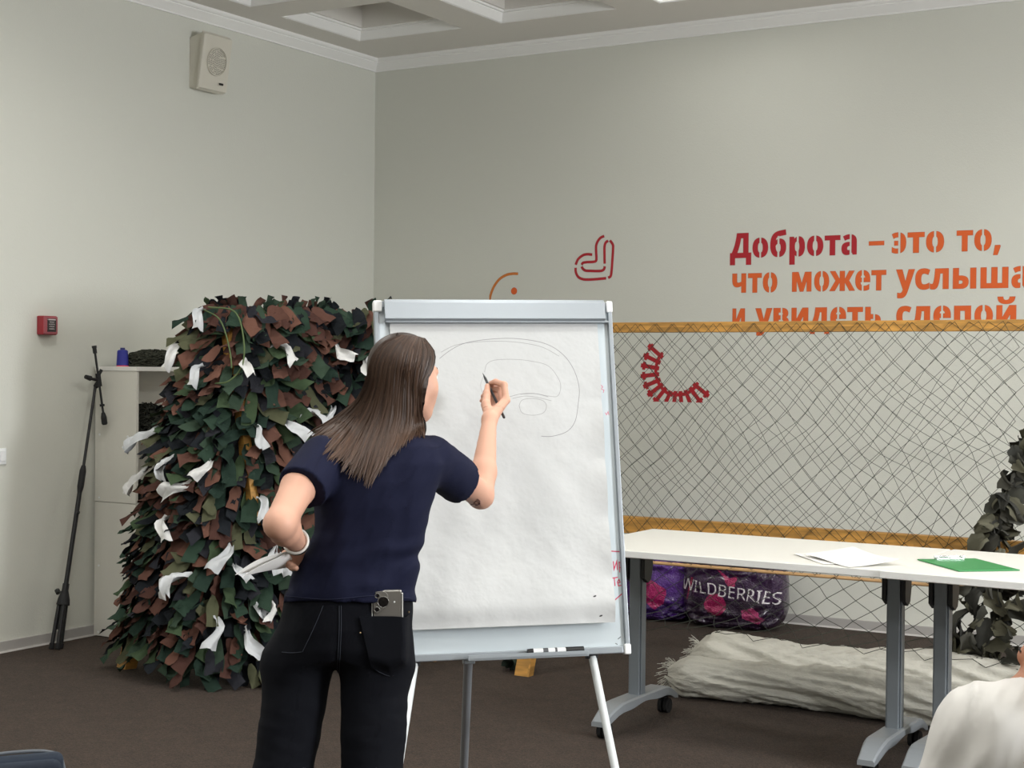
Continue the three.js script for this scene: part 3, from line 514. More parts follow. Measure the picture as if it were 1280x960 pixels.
// papers on the table
{
  const doc = canvasTexture(420, 594, (g, w, h) => { g.fillStyle = '#f6f5f2'; g.fillRect(0, 0, w, h); g.fillStyle = '#9a9a9c'; const r = rng(4); for (let y = 50; y < 560; y += 15) { let x = 40; while (x < 370) { const l = 14 + r() * 40; g.fillRect(x, y, Math.min(l, 380 - x), 3.4); x += l + 8; } } });
  const m = [std(0xffffff, 0.7, { map: doc, ...both }), std(0xf2f1ee, 0.7, both)];
  const sheet = (label, turn, x, z, y, lift, mat) => { const t = thing('paper_sheet', label, 'paper', [x, y, z], 'papers on the table'); t.rotation.y = turn; part('sheet', thickSheet(10, 14, (u, v) => V3((u - 0.5) * 0.21, 0.0016 + lift * (u * u * 0.02 + 0.012 * (1 - v) * (1 - v) + 0.004 * Math.sin(5 * v + 2 * u)), (v - 0.5) * 0.297), 0.0008, (u, v) => [u, 1 - v]), mat, t); };
  sheet('printed paper sheet lying under the loose one on the table', 0.72, 4.27, 2.965, 0.764, 0.1, m[0]);
  sheet('loose white paper sheet with a raised corner on the table', 0.9, 4.34, 3.0, 0.7665, 0.8, m[0]);
}
{
  // clipboard
  const t = thing('clipboard', 'green clipboard with a chrome clip on the right table', 'clipboard', [4.724, 0.7635, 2.864]); t.rotation.y = 0.727;
  part('board', new RoundedBoxGeometry(0.23, 0.004, 0.325, 2, 0.002).translate(0, 0.0025, 0), std(0x2f8a4a, 0.45), t);
  const c = part('clip', [rod(V3(-0.06, 0.014, -0.138), V3(0.06, 0.014, -0.138), 0.0045), box(-0.055, 0.055, 0.004, 0.011, -0.15, -0.128, 0.002), tube([V3(-0.05, 0.012, -0.13), V3(-0.03, 0.018, -0.115), V3(0, 0.012, -0.108), V3(0.03, 0.018, -0.115), V3(0.05, 0.012, -0.13)], 0.0022, 20, 6)], std(0xd8dadb, 0.2, { metalness: 0.9 }), t, 'chrome clip');
}

// ---------------------------------------------------------------- bags and bundle behind the tables
function bag(name, label, pos, w, h, d, seed, map, turn = 0, lean = 0) {
  const t = thing(name, label, 'bag', pos); t.rotation.y = turn;
  const n = 72, m = 48, g = grid(n, m, (u, v) => {
    const a = u * Math.PI * 2, b = (v - 0.5) * Math.PI, sp = (c, e) => Math.sign(c) * Math.pow(Math.abs(c), e);
    const cx = sp(Math.cos(b), 0.45), x = sp(Math.sin(a), 0.55) * cx, z = sp(Math.cos(a), 0.8) * cx, y = sp(Math.sin(b), 0.5);
    const e = 1 + 0.03 * noise(x * 3 + seed, y * 3, z * 3), crease = Math.abs(noise(x * 4.5 + seed, y * 4.5, z * 2)) + 0.5 * Math.abs(noise(x * 9 + seed, y * 10, z * 4 + 3));
    return V3(x * w / 2 * e, h / 2 + y * h / 2 * e, z * d / 2 * (0.78 + 0.55 * crease) + lean * y);
  }, (u, v) => [0, 0]);
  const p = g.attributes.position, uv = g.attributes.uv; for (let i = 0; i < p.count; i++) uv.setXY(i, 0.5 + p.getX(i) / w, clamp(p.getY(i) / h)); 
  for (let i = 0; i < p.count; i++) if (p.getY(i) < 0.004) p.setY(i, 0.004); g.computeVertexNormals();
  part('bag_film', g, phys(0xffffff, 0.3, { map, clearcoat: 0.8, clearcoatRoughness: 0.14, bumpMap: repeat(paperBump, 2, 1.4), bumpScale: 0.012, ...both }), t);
  return t;
}
const blob = (g, pts, c) => { g.fillStyle = c; g.beginPath(); pts.forEach(([x, y], i) => (i ? g.lineTo(x, y) : g.moveTo(x, y))); g.closePath(); g.fill(); };
bag('parcel_bag', 'dark purple parcel bag with white lettering and pink dots under the table', [2.765, 0, 0.29], 0.6, 0.43, 0.3, 3, canvasTexture(1024, 768, (g, w, h) => {
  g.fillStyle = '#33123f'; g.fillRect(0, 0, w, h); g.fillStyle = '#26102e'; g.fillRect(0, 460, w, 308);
  g.fillStyle = '#a81e5c'; g.beginPath(); g.arc(385, 520, 112, 0, 7); g.fill(); blob(g, [[390, 150], [520, 250], [600, 220], [590, 320], [520, 330]], '#b32663'); blob(g, [[640, 560], [760, 520], [860, 640], [800, 690], [650, 640]], '#b84478');
  g.strokeStyle = '#a3204f'; g.lineWidth = 22; g.beginPath(); g.moveTo(70, 500); g.lineTo(130, 270); g.stroke();
  g.save(); g.translate(8, 395); g.rotate(0.09); g.fillStyle = '#f0ecef'; g.font = '168px sans-serif'; g.fillText('WILDBERRIES', 0, 0, 1000); g.restore();
}), 0.08);
bag('parcel_bag', 'glossy violet parcel bag with a pink heart shaped patch, behind the dark one', [2.27, 0, 0.24], 0.52, 0.43, 0.36, 11, canvasTexture(1024, 768, (g, w, h) => {
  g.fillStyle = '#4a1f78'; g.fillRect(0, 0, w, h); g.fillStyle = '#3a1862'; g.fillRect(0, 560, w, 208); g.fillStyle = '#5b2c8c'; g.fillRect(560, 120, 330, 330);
  blob(g, [[380, 400], [520, 330], [700, 420], [680, 560], [560, 640], [420, 560]], '#b01e68');
  g.save(); g.translate(140, 330); g.rotate(0.06); g.fillStyle = '#efe9f2'; g.font = '140px sans-serif'; g.fillText('WB', 0, 0); g.restore();
}), 0.1);
{
  // two rolls of white woven sheet lying on the floor
  const roll = (name, label, x0, x1, z, r, y, seed, dz) => {
    const t = thing(name, label, 'bundle', [(x0 + x1) / 2, 0, z], 'rolled white sheets');
    const g = grid(170, 72, (u, v) => {
      const a = v * Math.PI * 2, end = Math.min(smooth(0, 0.07, u), smooth(0, 0.05, 1 - u)), tw = a + u * 2.2, hel = Math.sin(a * 1 + u * 9 + seed), fold = Math.abs(noise(u * 4.5 + seed, Math.cos(tw) * 2.6, Math.sin(tw) * 2.6 + seed)), fine = Math.abs(noise(u * 9 + seed, Math.cos(tw) * 6, Math.sin(tw) * 6));
      const k = (0.35 + 0.65 * Math.pow(end, 0.6)) * (1 + 0.06 * hel - 0.34 * fold - 0.17 * fine + 0.05 * Math.sin(u * 11 + seed)); const ra = r * k;
      let yy = y + Math.sin(a) * ra * 0.95; yy = Math.max(0.006, yy);
      return V3(lerp(x0, x1, u) - (x0 + x1) / 2 + 0.02 * noise(a * 1.5, seed) * (1 - end), yy, Math.cos(a) * ra * 1.08 + dz * (u - 0.5) + 0.02 * Math.sin(u * 7 + seed));
    }, (u, v) => [u * 6, v * 2.2]);
    part('woven_sheet', g, std(0xcac8be, 0.62, { ...both, bumpMap: repeat(paperBump, 0.5, 1), bumpScale: 0.0035 }), t);
    const fr = [], rr = rng(seed * 9); for (let i = 0; i < 70; i++) { const a = rr() * 6.28, b = V3(x0 - (x0 + x1) / 2 + 0.012, y + Math.sin(a) * r * 0.42, Math.cos(a) * r * 0.42 - dz * 0.5); b.y = Math.max(0.012, b.y); const e = b.clone().add(V3(-0.015 - 0.045 * rr(), Math.sin(a) * 0.05 * rr() - 0.01, Math.cos(a) * 0.05 * rr())); e.y = Math.max(0.005, e.y); fr.push(tube([b, b.clone().lerp(e, 0.5).add(V3(0, 0.006, 0)), e], 0.0011, 6, 4)); }
    part('fringe', fr, std(0xdad9d0, 0.8), t).userData.kind = 'stuff';
  };
  roll('rolled_sheet', 'front roll of crumpled white woven sheet on the carpet under the tables', 3.22, 4.95, 2.1, 0.108, 0.088, 2, -0.03);
  roll('rolled_sheet', 'back roll of white woven sheet lying against the front one', 3.22, 5.05, 1.85, 0.132, 0.128, 7, 0.0);
}

// ---------------------------------------------------------------- flip chart easel
const BOARD_AT = V3(3.8803, 1.1439, 4.685), BOARD_Q = new THREE.Quaternion().setFromEuler(new THREE.Euler(-0.1889, 0.7391, 0.015, 'YXZ'));
const onBoard = (x, y, z = 0) => V3(x, y, z).applyQuaternion(BOARD_Q).add(BOARD_AT);
{
  const t = thing('flip_chart_easel', 'white flip chart easel with grey frame on three legs in front of the woman', 'easel', [BOARD_AT.x, 0, BOARD_AT.z]);
  const L = (g) => (Array.isArray(g) ? join(g) : g).applyMatrix4(new THREE.Matrix4().compose(BOARD_AT, BOARD_Q, V3(1, 1, 1)));
  const W = 0.35, H = 0.508;
  // writing in red marker on the right margin
  const marks = canvasTexture(1024, 1486, (g, w, h) => {
    g.fillStyle = '#c9d3d8'; g.fillRect(0, 0, w, h); const s = w / 0.7; g.setTransform(s, 0, 0, -s, w / 2, h / 2); g.lineCap = 'round'; g.strokeStyle = '#c8405a'; g.lineWidth = 0.0028;
    const ln = (...p) => { g.beginPath(); p.forEach(([x, y], i) => (i ? g.lineTo(x, y) : g.moveTo(x, y))); g.stroke(); };
    ln([0.262, -0.21], [0.3, -0.219], [0.345, -0.223]); ln([0.27, -0.385], [0.3, -0.37], [0.345, -0.335]);
    ln([0.294, -0.245], [0.296, -0.268], [0.303, -0.268], [0.309, -0.247], [0.309, -0.272]); ln([0.316, -0.25], [0.317, -0.272], [0.326, -0.25], [0.327, -0.273]); ln([0.333, -0.28], [0.333, -0.252], [0.341, -0.255], [0.34, -0.266], [0.334, -0.268]);
    ln([0.306, -0.297], [0.326, -0.295]); ln([0.316, -0.297], [0.317, -0.318]); ln([0.325, -0.311], [0.333, -0.309], [0.33, -0.301], [0.325, -0.308], [0.327, -0.319], [0.335, -0.318]); ln([0.339, -0.33], [0.339, -0.304], [0.346, -0.306], [0.345, -0.317]);
    g.lineWidth = 0.002; g.strokeStyle = '#d77a8e'; ln([0.307, 0.262], [0.312, 0.256], [0.306, 0.25], [0.315, 0.247], [0.313, 0.24]); ln([0.316, 0.18], [0.319, 0.174], [0.324, 0.183], [0.326, 0.174]); ln([0.303, -0.03], [0.305, -0.05]);
    g.strokeStyle = '#55585a'; ln([0.318, -0.468], [0.326, -0.462]); ln([0.31, -0.48], [0.315, -0.483]);
  });
  const panel = new THREE.BoxGeometry(0.69, 1.0, 0.012); panel.translate(0, 0, -0.008);
  { const p = panel.attributes.position, uv = panel.attributes.uv; for (let i = 0; i < p.count; i++) uv.setXY(i, 0.5 + p.getX(i) / 0.7, 0.5 + p.getY(i) / 1.016); }
  worldPart('writing_panel', L(panel), phys(0xffffff, 0.2, { map: marks, clearcoat: 0.4, clearcoatRoughness: 0.2 }), t);
  for (const s of [-1, 1]) worldPart('side_rail', L(box(s * W - (s > 0 ? 0.014 : 0), s * W + (s > 0 ? 0 : 0.014), -H + 0.02, H - 0.025, -0.016, 0.008, 0.003)), M.alu, t);
  worldPart('bottom_rail', L(box(-W + 0.02, W - 0.02, -H, -H + 0.02, -0.016, 0.008, 0.003)), M.alu, t);
  worldPart('top_rail', L(box(-W + 0.02, W - 0.02, H - 0.02, H, -0.016, 0.008, 0.003)), M.alu, t);
  for (const [x, y] of [[-1, -1], [1, -1], [-1, 1], [1, 1]]) worldPart('corner_cap', L(box(x > 0 ? W - 0.018 : -W - 0.002, x > 0 ? W + 0.002 : -W + 0.024, y > 0 ? H - 0.032 : -H - 0.004, y > 0 ? H + 0.002 : -H + 0.026, -0.018, 0.011, 0.005)), M.plastic, t);
  // clamp bar: slanted cover over the pad's top edge
  const cl = extrude([[0, 0], [0.012, 0.0], [0.022, 0.006], [0.016, 0.052], [0.01, 0.062], [0, 0.064]].map(([a, b]) => [a, b]), 0.642, 0.001); cl.rotateY(-Math.PI / 2); cl.scale(-1, 1, 1); 
  { const ix = cl.index; const p = cl.attributes.position, a = p.array; for (let i = 0; i + 8 < a.length; i += 9) for (let k = 0; k < 3; k++) { const q = a[i + 3 + k]; a[i + 3 + k] = a[i + 6 + k]; a[i + 6 + k] = q; } cl.computeVertexNormals(); cl.computeBoundingBox(); const b = cl.boundingBox; cl.translate(-(b.min.x + b.max.x) / 2 + 0.0, 0.4455 - b.min.y, 0.01 - b.min.z); }
  worldPart('clamp_bar', L(cl), M.alu, t); worldPart('clamp_lip', L(box(-0.319, 0.334, 0.4415, 0.447, 0.004, 0.027, 0.001)), M.aluDark, t);
  worldPart('pen_tray', L([box(-0.12, 0.222, -H - 0.004, -H + 0.004, 0.0, 0.036, 0.002), box(-0.12, 0.222, -H - 0.002, -H + 0.012, 0.032, 0.036, 0.001)]), M.alu, t);
  // legs
  const foot = (u, v, d) => { const q = at(u, v, d); return q; };
  const end = (a, b) => a.clone().addScaledVector(b.clone().sub(a), a.y / (a.y - b.y));   // carried on to the floor
  const legs = [[onBoard(-0.262, -0.515, -0.02), at(498.5, 958, 4.04)], [onBoard(0.245, -0.515, -0.02), at(768, 958, 4.22)], [onBoard(-0.108, -0.5, -0.03), at(580, 958, 4.62)]];
  legs.forEach(([a, b], i) => { const e = end(a, b), l = worldPart('leg', rod(a, e.clone().setY(0.012), i < 2 ? 0.0115 : 0.0125, i < 2 ? 0.0115 : 0.0125, 20), i < 2 ? std(0xd4d9da, 0.35) : M.alu, t); worldPart('foot_cap', rod(e.clone().setY(0.045).lerp(a, 0.0), e.clone().setY(0.0), 0.0165, 0.0165), M.blackMatt, l); worldPart('bracket', L(box([-0.262, 0.245, -0.108][i] - 0.016, [-0.262, 0.245, -0.108][i] + 0.016, -0.52, -0.49, -0.045, -0.012, 0.004)), i < 2 ? M.blackMatt : M.alu, l); });
}
{
  // pad of paper: the front sheet hangs from the clamp and lifts at its foot
  const drawing = canvasTexture(1448, 2048, (g, w, h) => {
    g.fillStyle = '#c9cbcb'; g.fillRect(0, 0, w, h);
    const s = w / 0.614; g.setTransform(s, 0, 0, -s, 0.307 * s, 0.448 * s); g.lineCap = 'round'; g.lineJoin = 'round';
    const inv = BOARD_Q.clone().invert(), nrm = V3(0, 0, 1).applyQuaternion(BOARD_Q);
    const loc = ([u, v]) => { const d = camDir(u, v), k = BOARD_AT.clone().sub(camera.position).dot(nrm) / d.dot(nrm), q = d.multiplyScalar(k).add(camera.position).sub(BOARD_AT).applyQuaternion(inv); return new THREE.Vector2(q.x, q.y); };
    const ln = (a, lw, pts) => { g.strokeStyle = `rgba(88,88,92,${a})`; g.lineWidth = lw; const c = new THREE.SplineCurve(pts.map(loc)).getPoints(90); g.beginPath(); c.forEach((q, i) => (i ? g.lineTo(q.x, q.y) : g.moveTo(q.x, q.y))); g.stroke(); };
    ln(0.55, 0.0016, [[549, 449], [562, 439], [580, 430], [610, 425], [645, 424], [680, 430], [702, 443], [716, 462], [723, 485], [722, 505], [718, 527], [708, 540], [690, 546], [676, 546]]);
    ln(0.42, 0.0014, [[551, 441], [570, 432], [600, 428], [640, 428], [675, 434], [698, 446]]);
    ln(0.4, 0.0013, [[605, 466], [608, 456], [618, 451], [640, 450], [662, 452], [684, 458], [696, 472], [700, 484], [696, 496], [684, 496], [668, 493], [650, 494]]);
    ln(0.45, 0.0014, [[636, 497], [652, 493], [668, 493], [684, 497]]); ln(0.42, 0.0013, [[640, 499], [656, 496], [672, 498], [688, 502]]);
    ln(0.42, 0.0013, [[648, 508], [652, 501], [665, 499], [678, 502], [682, 509], [678, 517], [665, 520], [652, 517], [648, 508]]); ln(0.3, 0.0012, [[604, 470], [600, 482], [602, 492]]);
    g.fillStyle = '#3a3a3c'; for (const [u, v] of [[740, 746], [748, 770]]) { const q = loc([u, v]); g.beginPath(); g.ellipse(q.x, q.y, 0.0048, 0.0022, 0.3, 0, 7); g.fill(); }
  });
  const t = thing('paper_pad', 'large white paper sheet with a faint pencil drawing clamped on the easel', 'paper', onBoard(0, -0.42, 0.01));
  const f = (thick, seed, curl) => (u, v) => {
    const x = lerp(-0.306, 0.303, u), y = lerp(0.449, -0.421, v), b = smooth(0.6, 1, v), w = (1 - Math.pow(1 - v, 6));
    const wave = 0.0035 * noise(u * 3.2, v * 4.2, seed) + 0.0022 * noise(u * 9, v * 10, seed + 2) + 0.0009 * noise(u * 24, v * 26, seed + 5);
    const edge = Math.pow(clamp((u - 0.86) / 0.14), 2) * 0.012 * Math.sin(v * 16 + 2) * smooth(0.05, 0.3, v);
    return onBoard(x - 0.004 * b * (1 - u), y, thick + w * (0.006 + wave + Math.abs(edge)) + curl * b * b * (0.75 + 0.25 * Math.sin(u * 3)) - 0.012 * curl / 0.03 * smooth(0.93, 1, v) );
  };
  const nUV = (u, v) => [lerp(0.001, 0.611, u) / 0.614, 1 - lerp(-0.001, 0.869, v) / 0.8685];
  worldPart('front_sheet', thickSheet(60, 90, f(0.006, 2, 0.034), 0.0012, nUV), std(0xffffff, 0.75, { map: drawing, bumpMap: repeat(paperBump, 1, 1.4), bumpScale: 0.0008 }), t);
  worldPart('under_sheets', thickSheet(30, 40, f(0.001, 2, 0.012), 0.002), std(0xeeeeec, 0.8), t);
}
{
  const a = onBoard(0.05, -0.493, 0.02), b = onBoard(0.212, -0.493, 0.02), p = (k) => a.clone().lerp(b, k), t = thing('marker', 'white marker with a black cap lying in the pen tray', 'marker', a.clone().lerp(b, 0.5));
  worldPart('barrel', rod(p(0.1), p(0.68), 0.0085), M.plastic, t); worldPart('cap', [rod(p(0.67), p(0.99), 0.0092), rod(p(0.99), p(1), 0.0092, 0.006)], M.black, t, 'black cap'); worldPart('end_plug', rod(p(0), p(0.1), 0.0075, 0.0085), M.black, t);
  worldPart('printed_band', [rod(p(0.27), p(0.36), 0.0086), rod(p(0.48), p(0.52), 0.0086)], std(0x55575a, 0.5), t);
}

// ---------------------------------------------------------------- people: distance fields meshed by surface nets
function surfaceNet(f, lo, hi, cell) {
  const n = [0, 1, 2].map((k) => Math.max(3, Math.ceil((hi[k] - lo[k]) / cell) + 1)), [nx, ny, nz] = n, val = new Float32Array(nx * ny * nz), q = V3();
  for (let k = 0, i = 0; k < nz; k++) for (let j = 0; j < ny; j++) for (let a = 0; a < nx; a++, i++) val[i] = f(q.set(lo[0] + a * cell, lo[1] + j * cell, lo[2] + k * cell));
  const id = new Int32Array(nx * ny * nz).fill(-1), pos = [], idx = [], at3 = (a, b, c) => a + nx * (b + ny * c);
  for (let k = 0; k < nz - 1; k++) for (let j = 0; j < ny - 1; j++) for (let a = 0; a < nx - 1; a++) {
    let mask = 0, cx = 0, cy = 0, cz = 0, m = 0; const v = [];
    for (let c = 0; c < 8; c++) { v[c] = val[at3(a + (c & 1), j + ((c >> 1) & 1), k + (c >> 2))]; if (v[c] < 0) mask |= 1 << c; }
    if (mask === 0 || mask === 255) continue;
    for (let c = 0; c < 8; c++) for (const b of [1, 2, 4]) { if (c & b) continue; const d = c | b; if ((v[c] < 0) === (v[d] < 0)) continue; const t = v[c] / (v[c] - v[d]); cx += (c & 1) + (b === 1 ? t : 0); cy += ((c >> 1) & 1) + (b === 2 ? t : 0); cz += (c >> 2) + (b === 4 ? t : 0); m++; }
    id[at3(a, j, k)] = pos.length / 3; pos.push(lo[0] + (a + cx / m) * cell, lo[1] + (j + cy / m) * cell, lo[2] + (k + cz / m) * cell);
  }
  const quad = (a, b, c, d, flip) => { if (a < 0 || b < 0 || c < 0 || d < 0) return; flip ? idx.push(a, c, b, a, d, c) : idx.push(a, b, c, a, c, d); };
  for (let k = 1; k < nz - 1; k++) for (let j = 1; j < ny - 1; j++) for (let a = 1; a < nx - 1; a++) {
    const s = val[at3(a, j, k)] < 0;
    if (s !== (val[at3(a + 1, j, k)] < 0)) quad(id[at3(a, j - 1, k - 1)], id[at3(a, j, k - 1)], id[at3(a, j, k)], id[at3(a, j - 1, k)], !s);
    if (s !== (val[at3(a, j + 1, k)] < 0)) quad(id[at3(a - 1, j, k - 1)], id[at3(a - 1, j, k)], id[at3(a, j, k)], id[at3(a, j, k - 1)], !s);
    if (s !== (val[at3(a, j, k + 1)] < 0)) quad(id[at3(a - 1, j - 1, k)], id[at3(a, j - 1, k)], id[at3(a, j, k)], id[at3(a - 1, j, k)], !s);
  }
  const g = new THREE.BufferGeometry(); g.setAttribute('position', new THREE.Float32BufferAttribute(pos, 3)); g.setIndex(idx);
  // normals from the field
  const nr = new Float32Array(pos.length), e = cell * 0.6, w = V3();
  for (let i = 0; i < pos.length; i += 3) { const x = pos[i], y = pos[i + 1], z = pos[i + 2]; const d = V3(f(w.set(x + e, y, z)) - f(w.set(x - e, y, z)), f(w.set(x, y + e, z)) - f(w.set(x, y - e, z)), f(w.set(x, y, z + e)) - f(w.set(x, y, z - e))).normalize(); nr[i] = d.x; nr[i + 1] = d.y; nr[i + 2] = d.z; }
  g.setAttribute('normal', new THREE.BufferAttribute(nr, 3)); return metreUV(g);
}
const smin = (a, b, k) => { const h = Math.max(k - Math.abs(a - b), 0) / k; return Math.min(a, b) - h * h * k * 0.25; };
function cone(a, b, r1, r2) {                             // tapered capsule
  const ba = b.clone().sub(a), l2 = ba.lengthSq();
  return (p) => { const x = p.x - a.x, y = p.y - a.y, z = p.z - a.z, h = clamp((x * ba.x + y * ba.y + z * ba.z) / l2), dx = x - ba.x * h, dy = y - ba.y * h, dz = z - ba.z * h; return Math.sqrt(dx * dx + dy * dy + dz * dz) - lerp(r1, r2, h); };
}
function egg(c, X, Y, Z, r) {                             // ellipsoid in its own axes
  const m = Math.min(...r); return (p) => { const d = p.clone().sub(c), a = d.dot(X) / r[0], b = d.dot(Y) / r[1], e = d.dot(Z) / r[2], k = Math.sqrt(a * a + b * b + e * e), g = Math.sqrt((a / r[0]) ** 2 + (b / r[1]) ** 2 + (e / r[2]) ** 2); return g < 1e-6 ? -m : k * (k - 1) / g; };
}
const blend = (list, k) => (p) => { let d = 1e3; for (const f of list) d = smin(d, f(p), k); return d; };
const chain = (pts, radii) => pts.slice(1).map((b, i) => cone(pts[i], b, radii[i], radii[i + 1]));
const CAMINV = camera.quaternion.clone().invert();
const inView = (p) => { const c = p.clone().sub(camera.position).applyQuaternion(CAMINV); return [640 - FOCAL * c.x / c.z, 480 + FOCAL * c.y / c.z, -c.z]; };
// trunk given by outline rows [v, left, right, depth, half depth]
function trunk(rows, v0, v1, pow = 2.5) {
  return (p) => {
    const [u, v, d] = inView(p); let i = 1; while (i < rows.length - 1 && rows[i][0] < v) i++;
    const A = rows[i - 1], B = rows[i], t = clamp((v - A[0]) / (B[0] - A[0])), L = lerp(A[1], B[1], t), R = lerp(A[2], B[2], t), dc = lerp(A[3], B[3], t), hd = lerp(A[4], B[4], t), s = d / FOCAL;
    const a = (R - L) / 2 * s, x = Math.abs((u - (L + R) / 2) * s) / a, z = Math.abs(d - dc) / hd, e = Math.pow(Math.pow(x, pow) + Math.pow(z, pow), 1 / pow);
    const side = (e - 1) * Math.min(a, hd), cap = Math.max((v0 - v) * s, (v - v1) * s);
    return side > 0 && cap > 0 ? Math.hypot(side, cap) : Math.max(side, cap);
  };
}
const rayHit = (f, u, v, d0, d1) => { let d = d0; for (let i = 0; i < 160 && d < d1; i++) { const k = f(at(u, v, d)); if (k < 0.0008) return at(u, v, d); d += Math.max(k * 0.5, 0.0008); } return at(u, v, Math.min(d, d1)); };
const toLens = (p, k) => p.add(camera.position.clone().sub(p).setLength(k));
const CR = V3(1, 0, 0).applyQuaternion(camera.quaternion).setY(0).normalize(), UP = V3(0, 1, 0), CF = UP.clone().cross(CR).normalize();   // right, up, away from the camera
const bound = (list, pad) => { const b = new THREE.Box3(); for (const p of list) b.expandByPoint(p); return [b.min.toArray().map((x) => x - pad), b.max.toArray().map((x) => x + pad)]; };

const SKIN = phys(0xcf9f88, 0.55, { sheen: 0.1, sheenRoughness: 0.5 });
// one head: axes X = the person's left, Y = crown, Z = where the face looks
function headField(C, X, Y, Z, s = 1) {
  const P = (x, y, z) => C.clone().addScaledVector(X, x * s).addScaledVector(Y, y * s).addScaledVector(Z, z * s), e = (x, y, z, a, b, c) => egg(P(x, y, z), X, Y, Z, [a * s, b * s, c * s]);
  const base = [e(0, 0.022, -0.012, 0.073, 0.086, 0.09), e(0, -0.04, 0.03, 0.058, 0.07, 0.058), cone(P(-0.04, -0.07, 0.01), P(0, -0.1, 0.062), 0.026 * s, 0.022 * s), cone(P(0.04, -0.07, 0.01), P(0, -0.1, 0.062), 0.026 * s, 0.022 * s), cone(P(-0.042, -0.03, 0.05), P(-0.02, -0.045, 0.072), 0.02 * s, 0.016 * s), cone(P(0.042, -0.03, 0.05), P(0.02, -0.045, 0.072), 0.02 * s, 0.016 * s)];
  const fine = [cone(P(0, 0.0, 0.08), P(0, -0.034, 0.103), 0.008 * s, 0.012 * s), cone(P(-0.013, -0.04, 0.088), P(0.013, -0.04, 0.088), 0.009 * s, 0.009 * s), cone(P(-0.03, 0.014, 0.076), P(0.03, 0.014, 0.076), 0.011 * s, 0.011 * s), cone(P(-0.02, -0.068, 0.08), P(0.02, -0.068, 0.08), 0.008 * s, 0.008 * s), cone(P(-0.016, -0.079, 0.078), P(0.016, -0.079, 0.078), 0.008 * s, 0.008 * s), e(0.074, -0.012, -0.008, 0.009, 0.03, 0.017), e(-0.074, -0.012, -0.008, 0.009, 0.03, 0.017)];
  const socket = [e(0.03, -0.002, 0.09, 0.015, 0.01, 0.014), e(-0.03, -0.002, 0.09, 0.015, 0.01, 0.014)], b = blend(base, 0.035 * s), g = blend(fine, 0.01 * s);
  return { f: (p) => { let d = smin(b(p), g(p), 0.014 * s); for (const k of socket) d = Math.max(d, -k(p) * 0.9); return d; }, P };
}
function face(t, P, X, Y, Z, s, lips, brow, iris) {
  for (const k of [-1, 1]) {
    const c = P(0.03 * k, -0.002, 0.074), ey = new THREE.SphereGeometry(0.0115 * s, 16, 12); ey.translate(c.x, c.y, c.z); const m = worldPart('eye', ey, std(0xe9e6e0, 0.2), t);
    const i = new THREE.SphereGeometry(0.0052 * s, 12, 8), ci = c.clone().addScaledVector(Z, 0.0075 * s); i.translate(ci.x, ci.y, ci.z); worldPart('iris', i, std(iris, 0.2), m);
    worldPart('eyebrow', tube([P(0.014 * k, 0.02, 0.0865), P(0.028 * k, 0.0245, 0.083), P(0.04 * k, 0.02, 0.075)], 0.0022 * s, 10, 6), std(brow, 0.9), t);
  }
  worldPart('lips', [tube([P(-0.02, -0.072, 0.083), P(-0.006, -0.069, 0.0885), P(0.006, -0.069, 0.0885), P(0.02, -0.072, 0.083)], 0.0036 * s, 14, 6), tube([P(-0.019, -0.074, 0.082), P(0, -0.079, 0.087), P(0.019, -0.074, 0.082)], 0.0042 * s, 14, 6)], std(lips, 0.5), t);
}

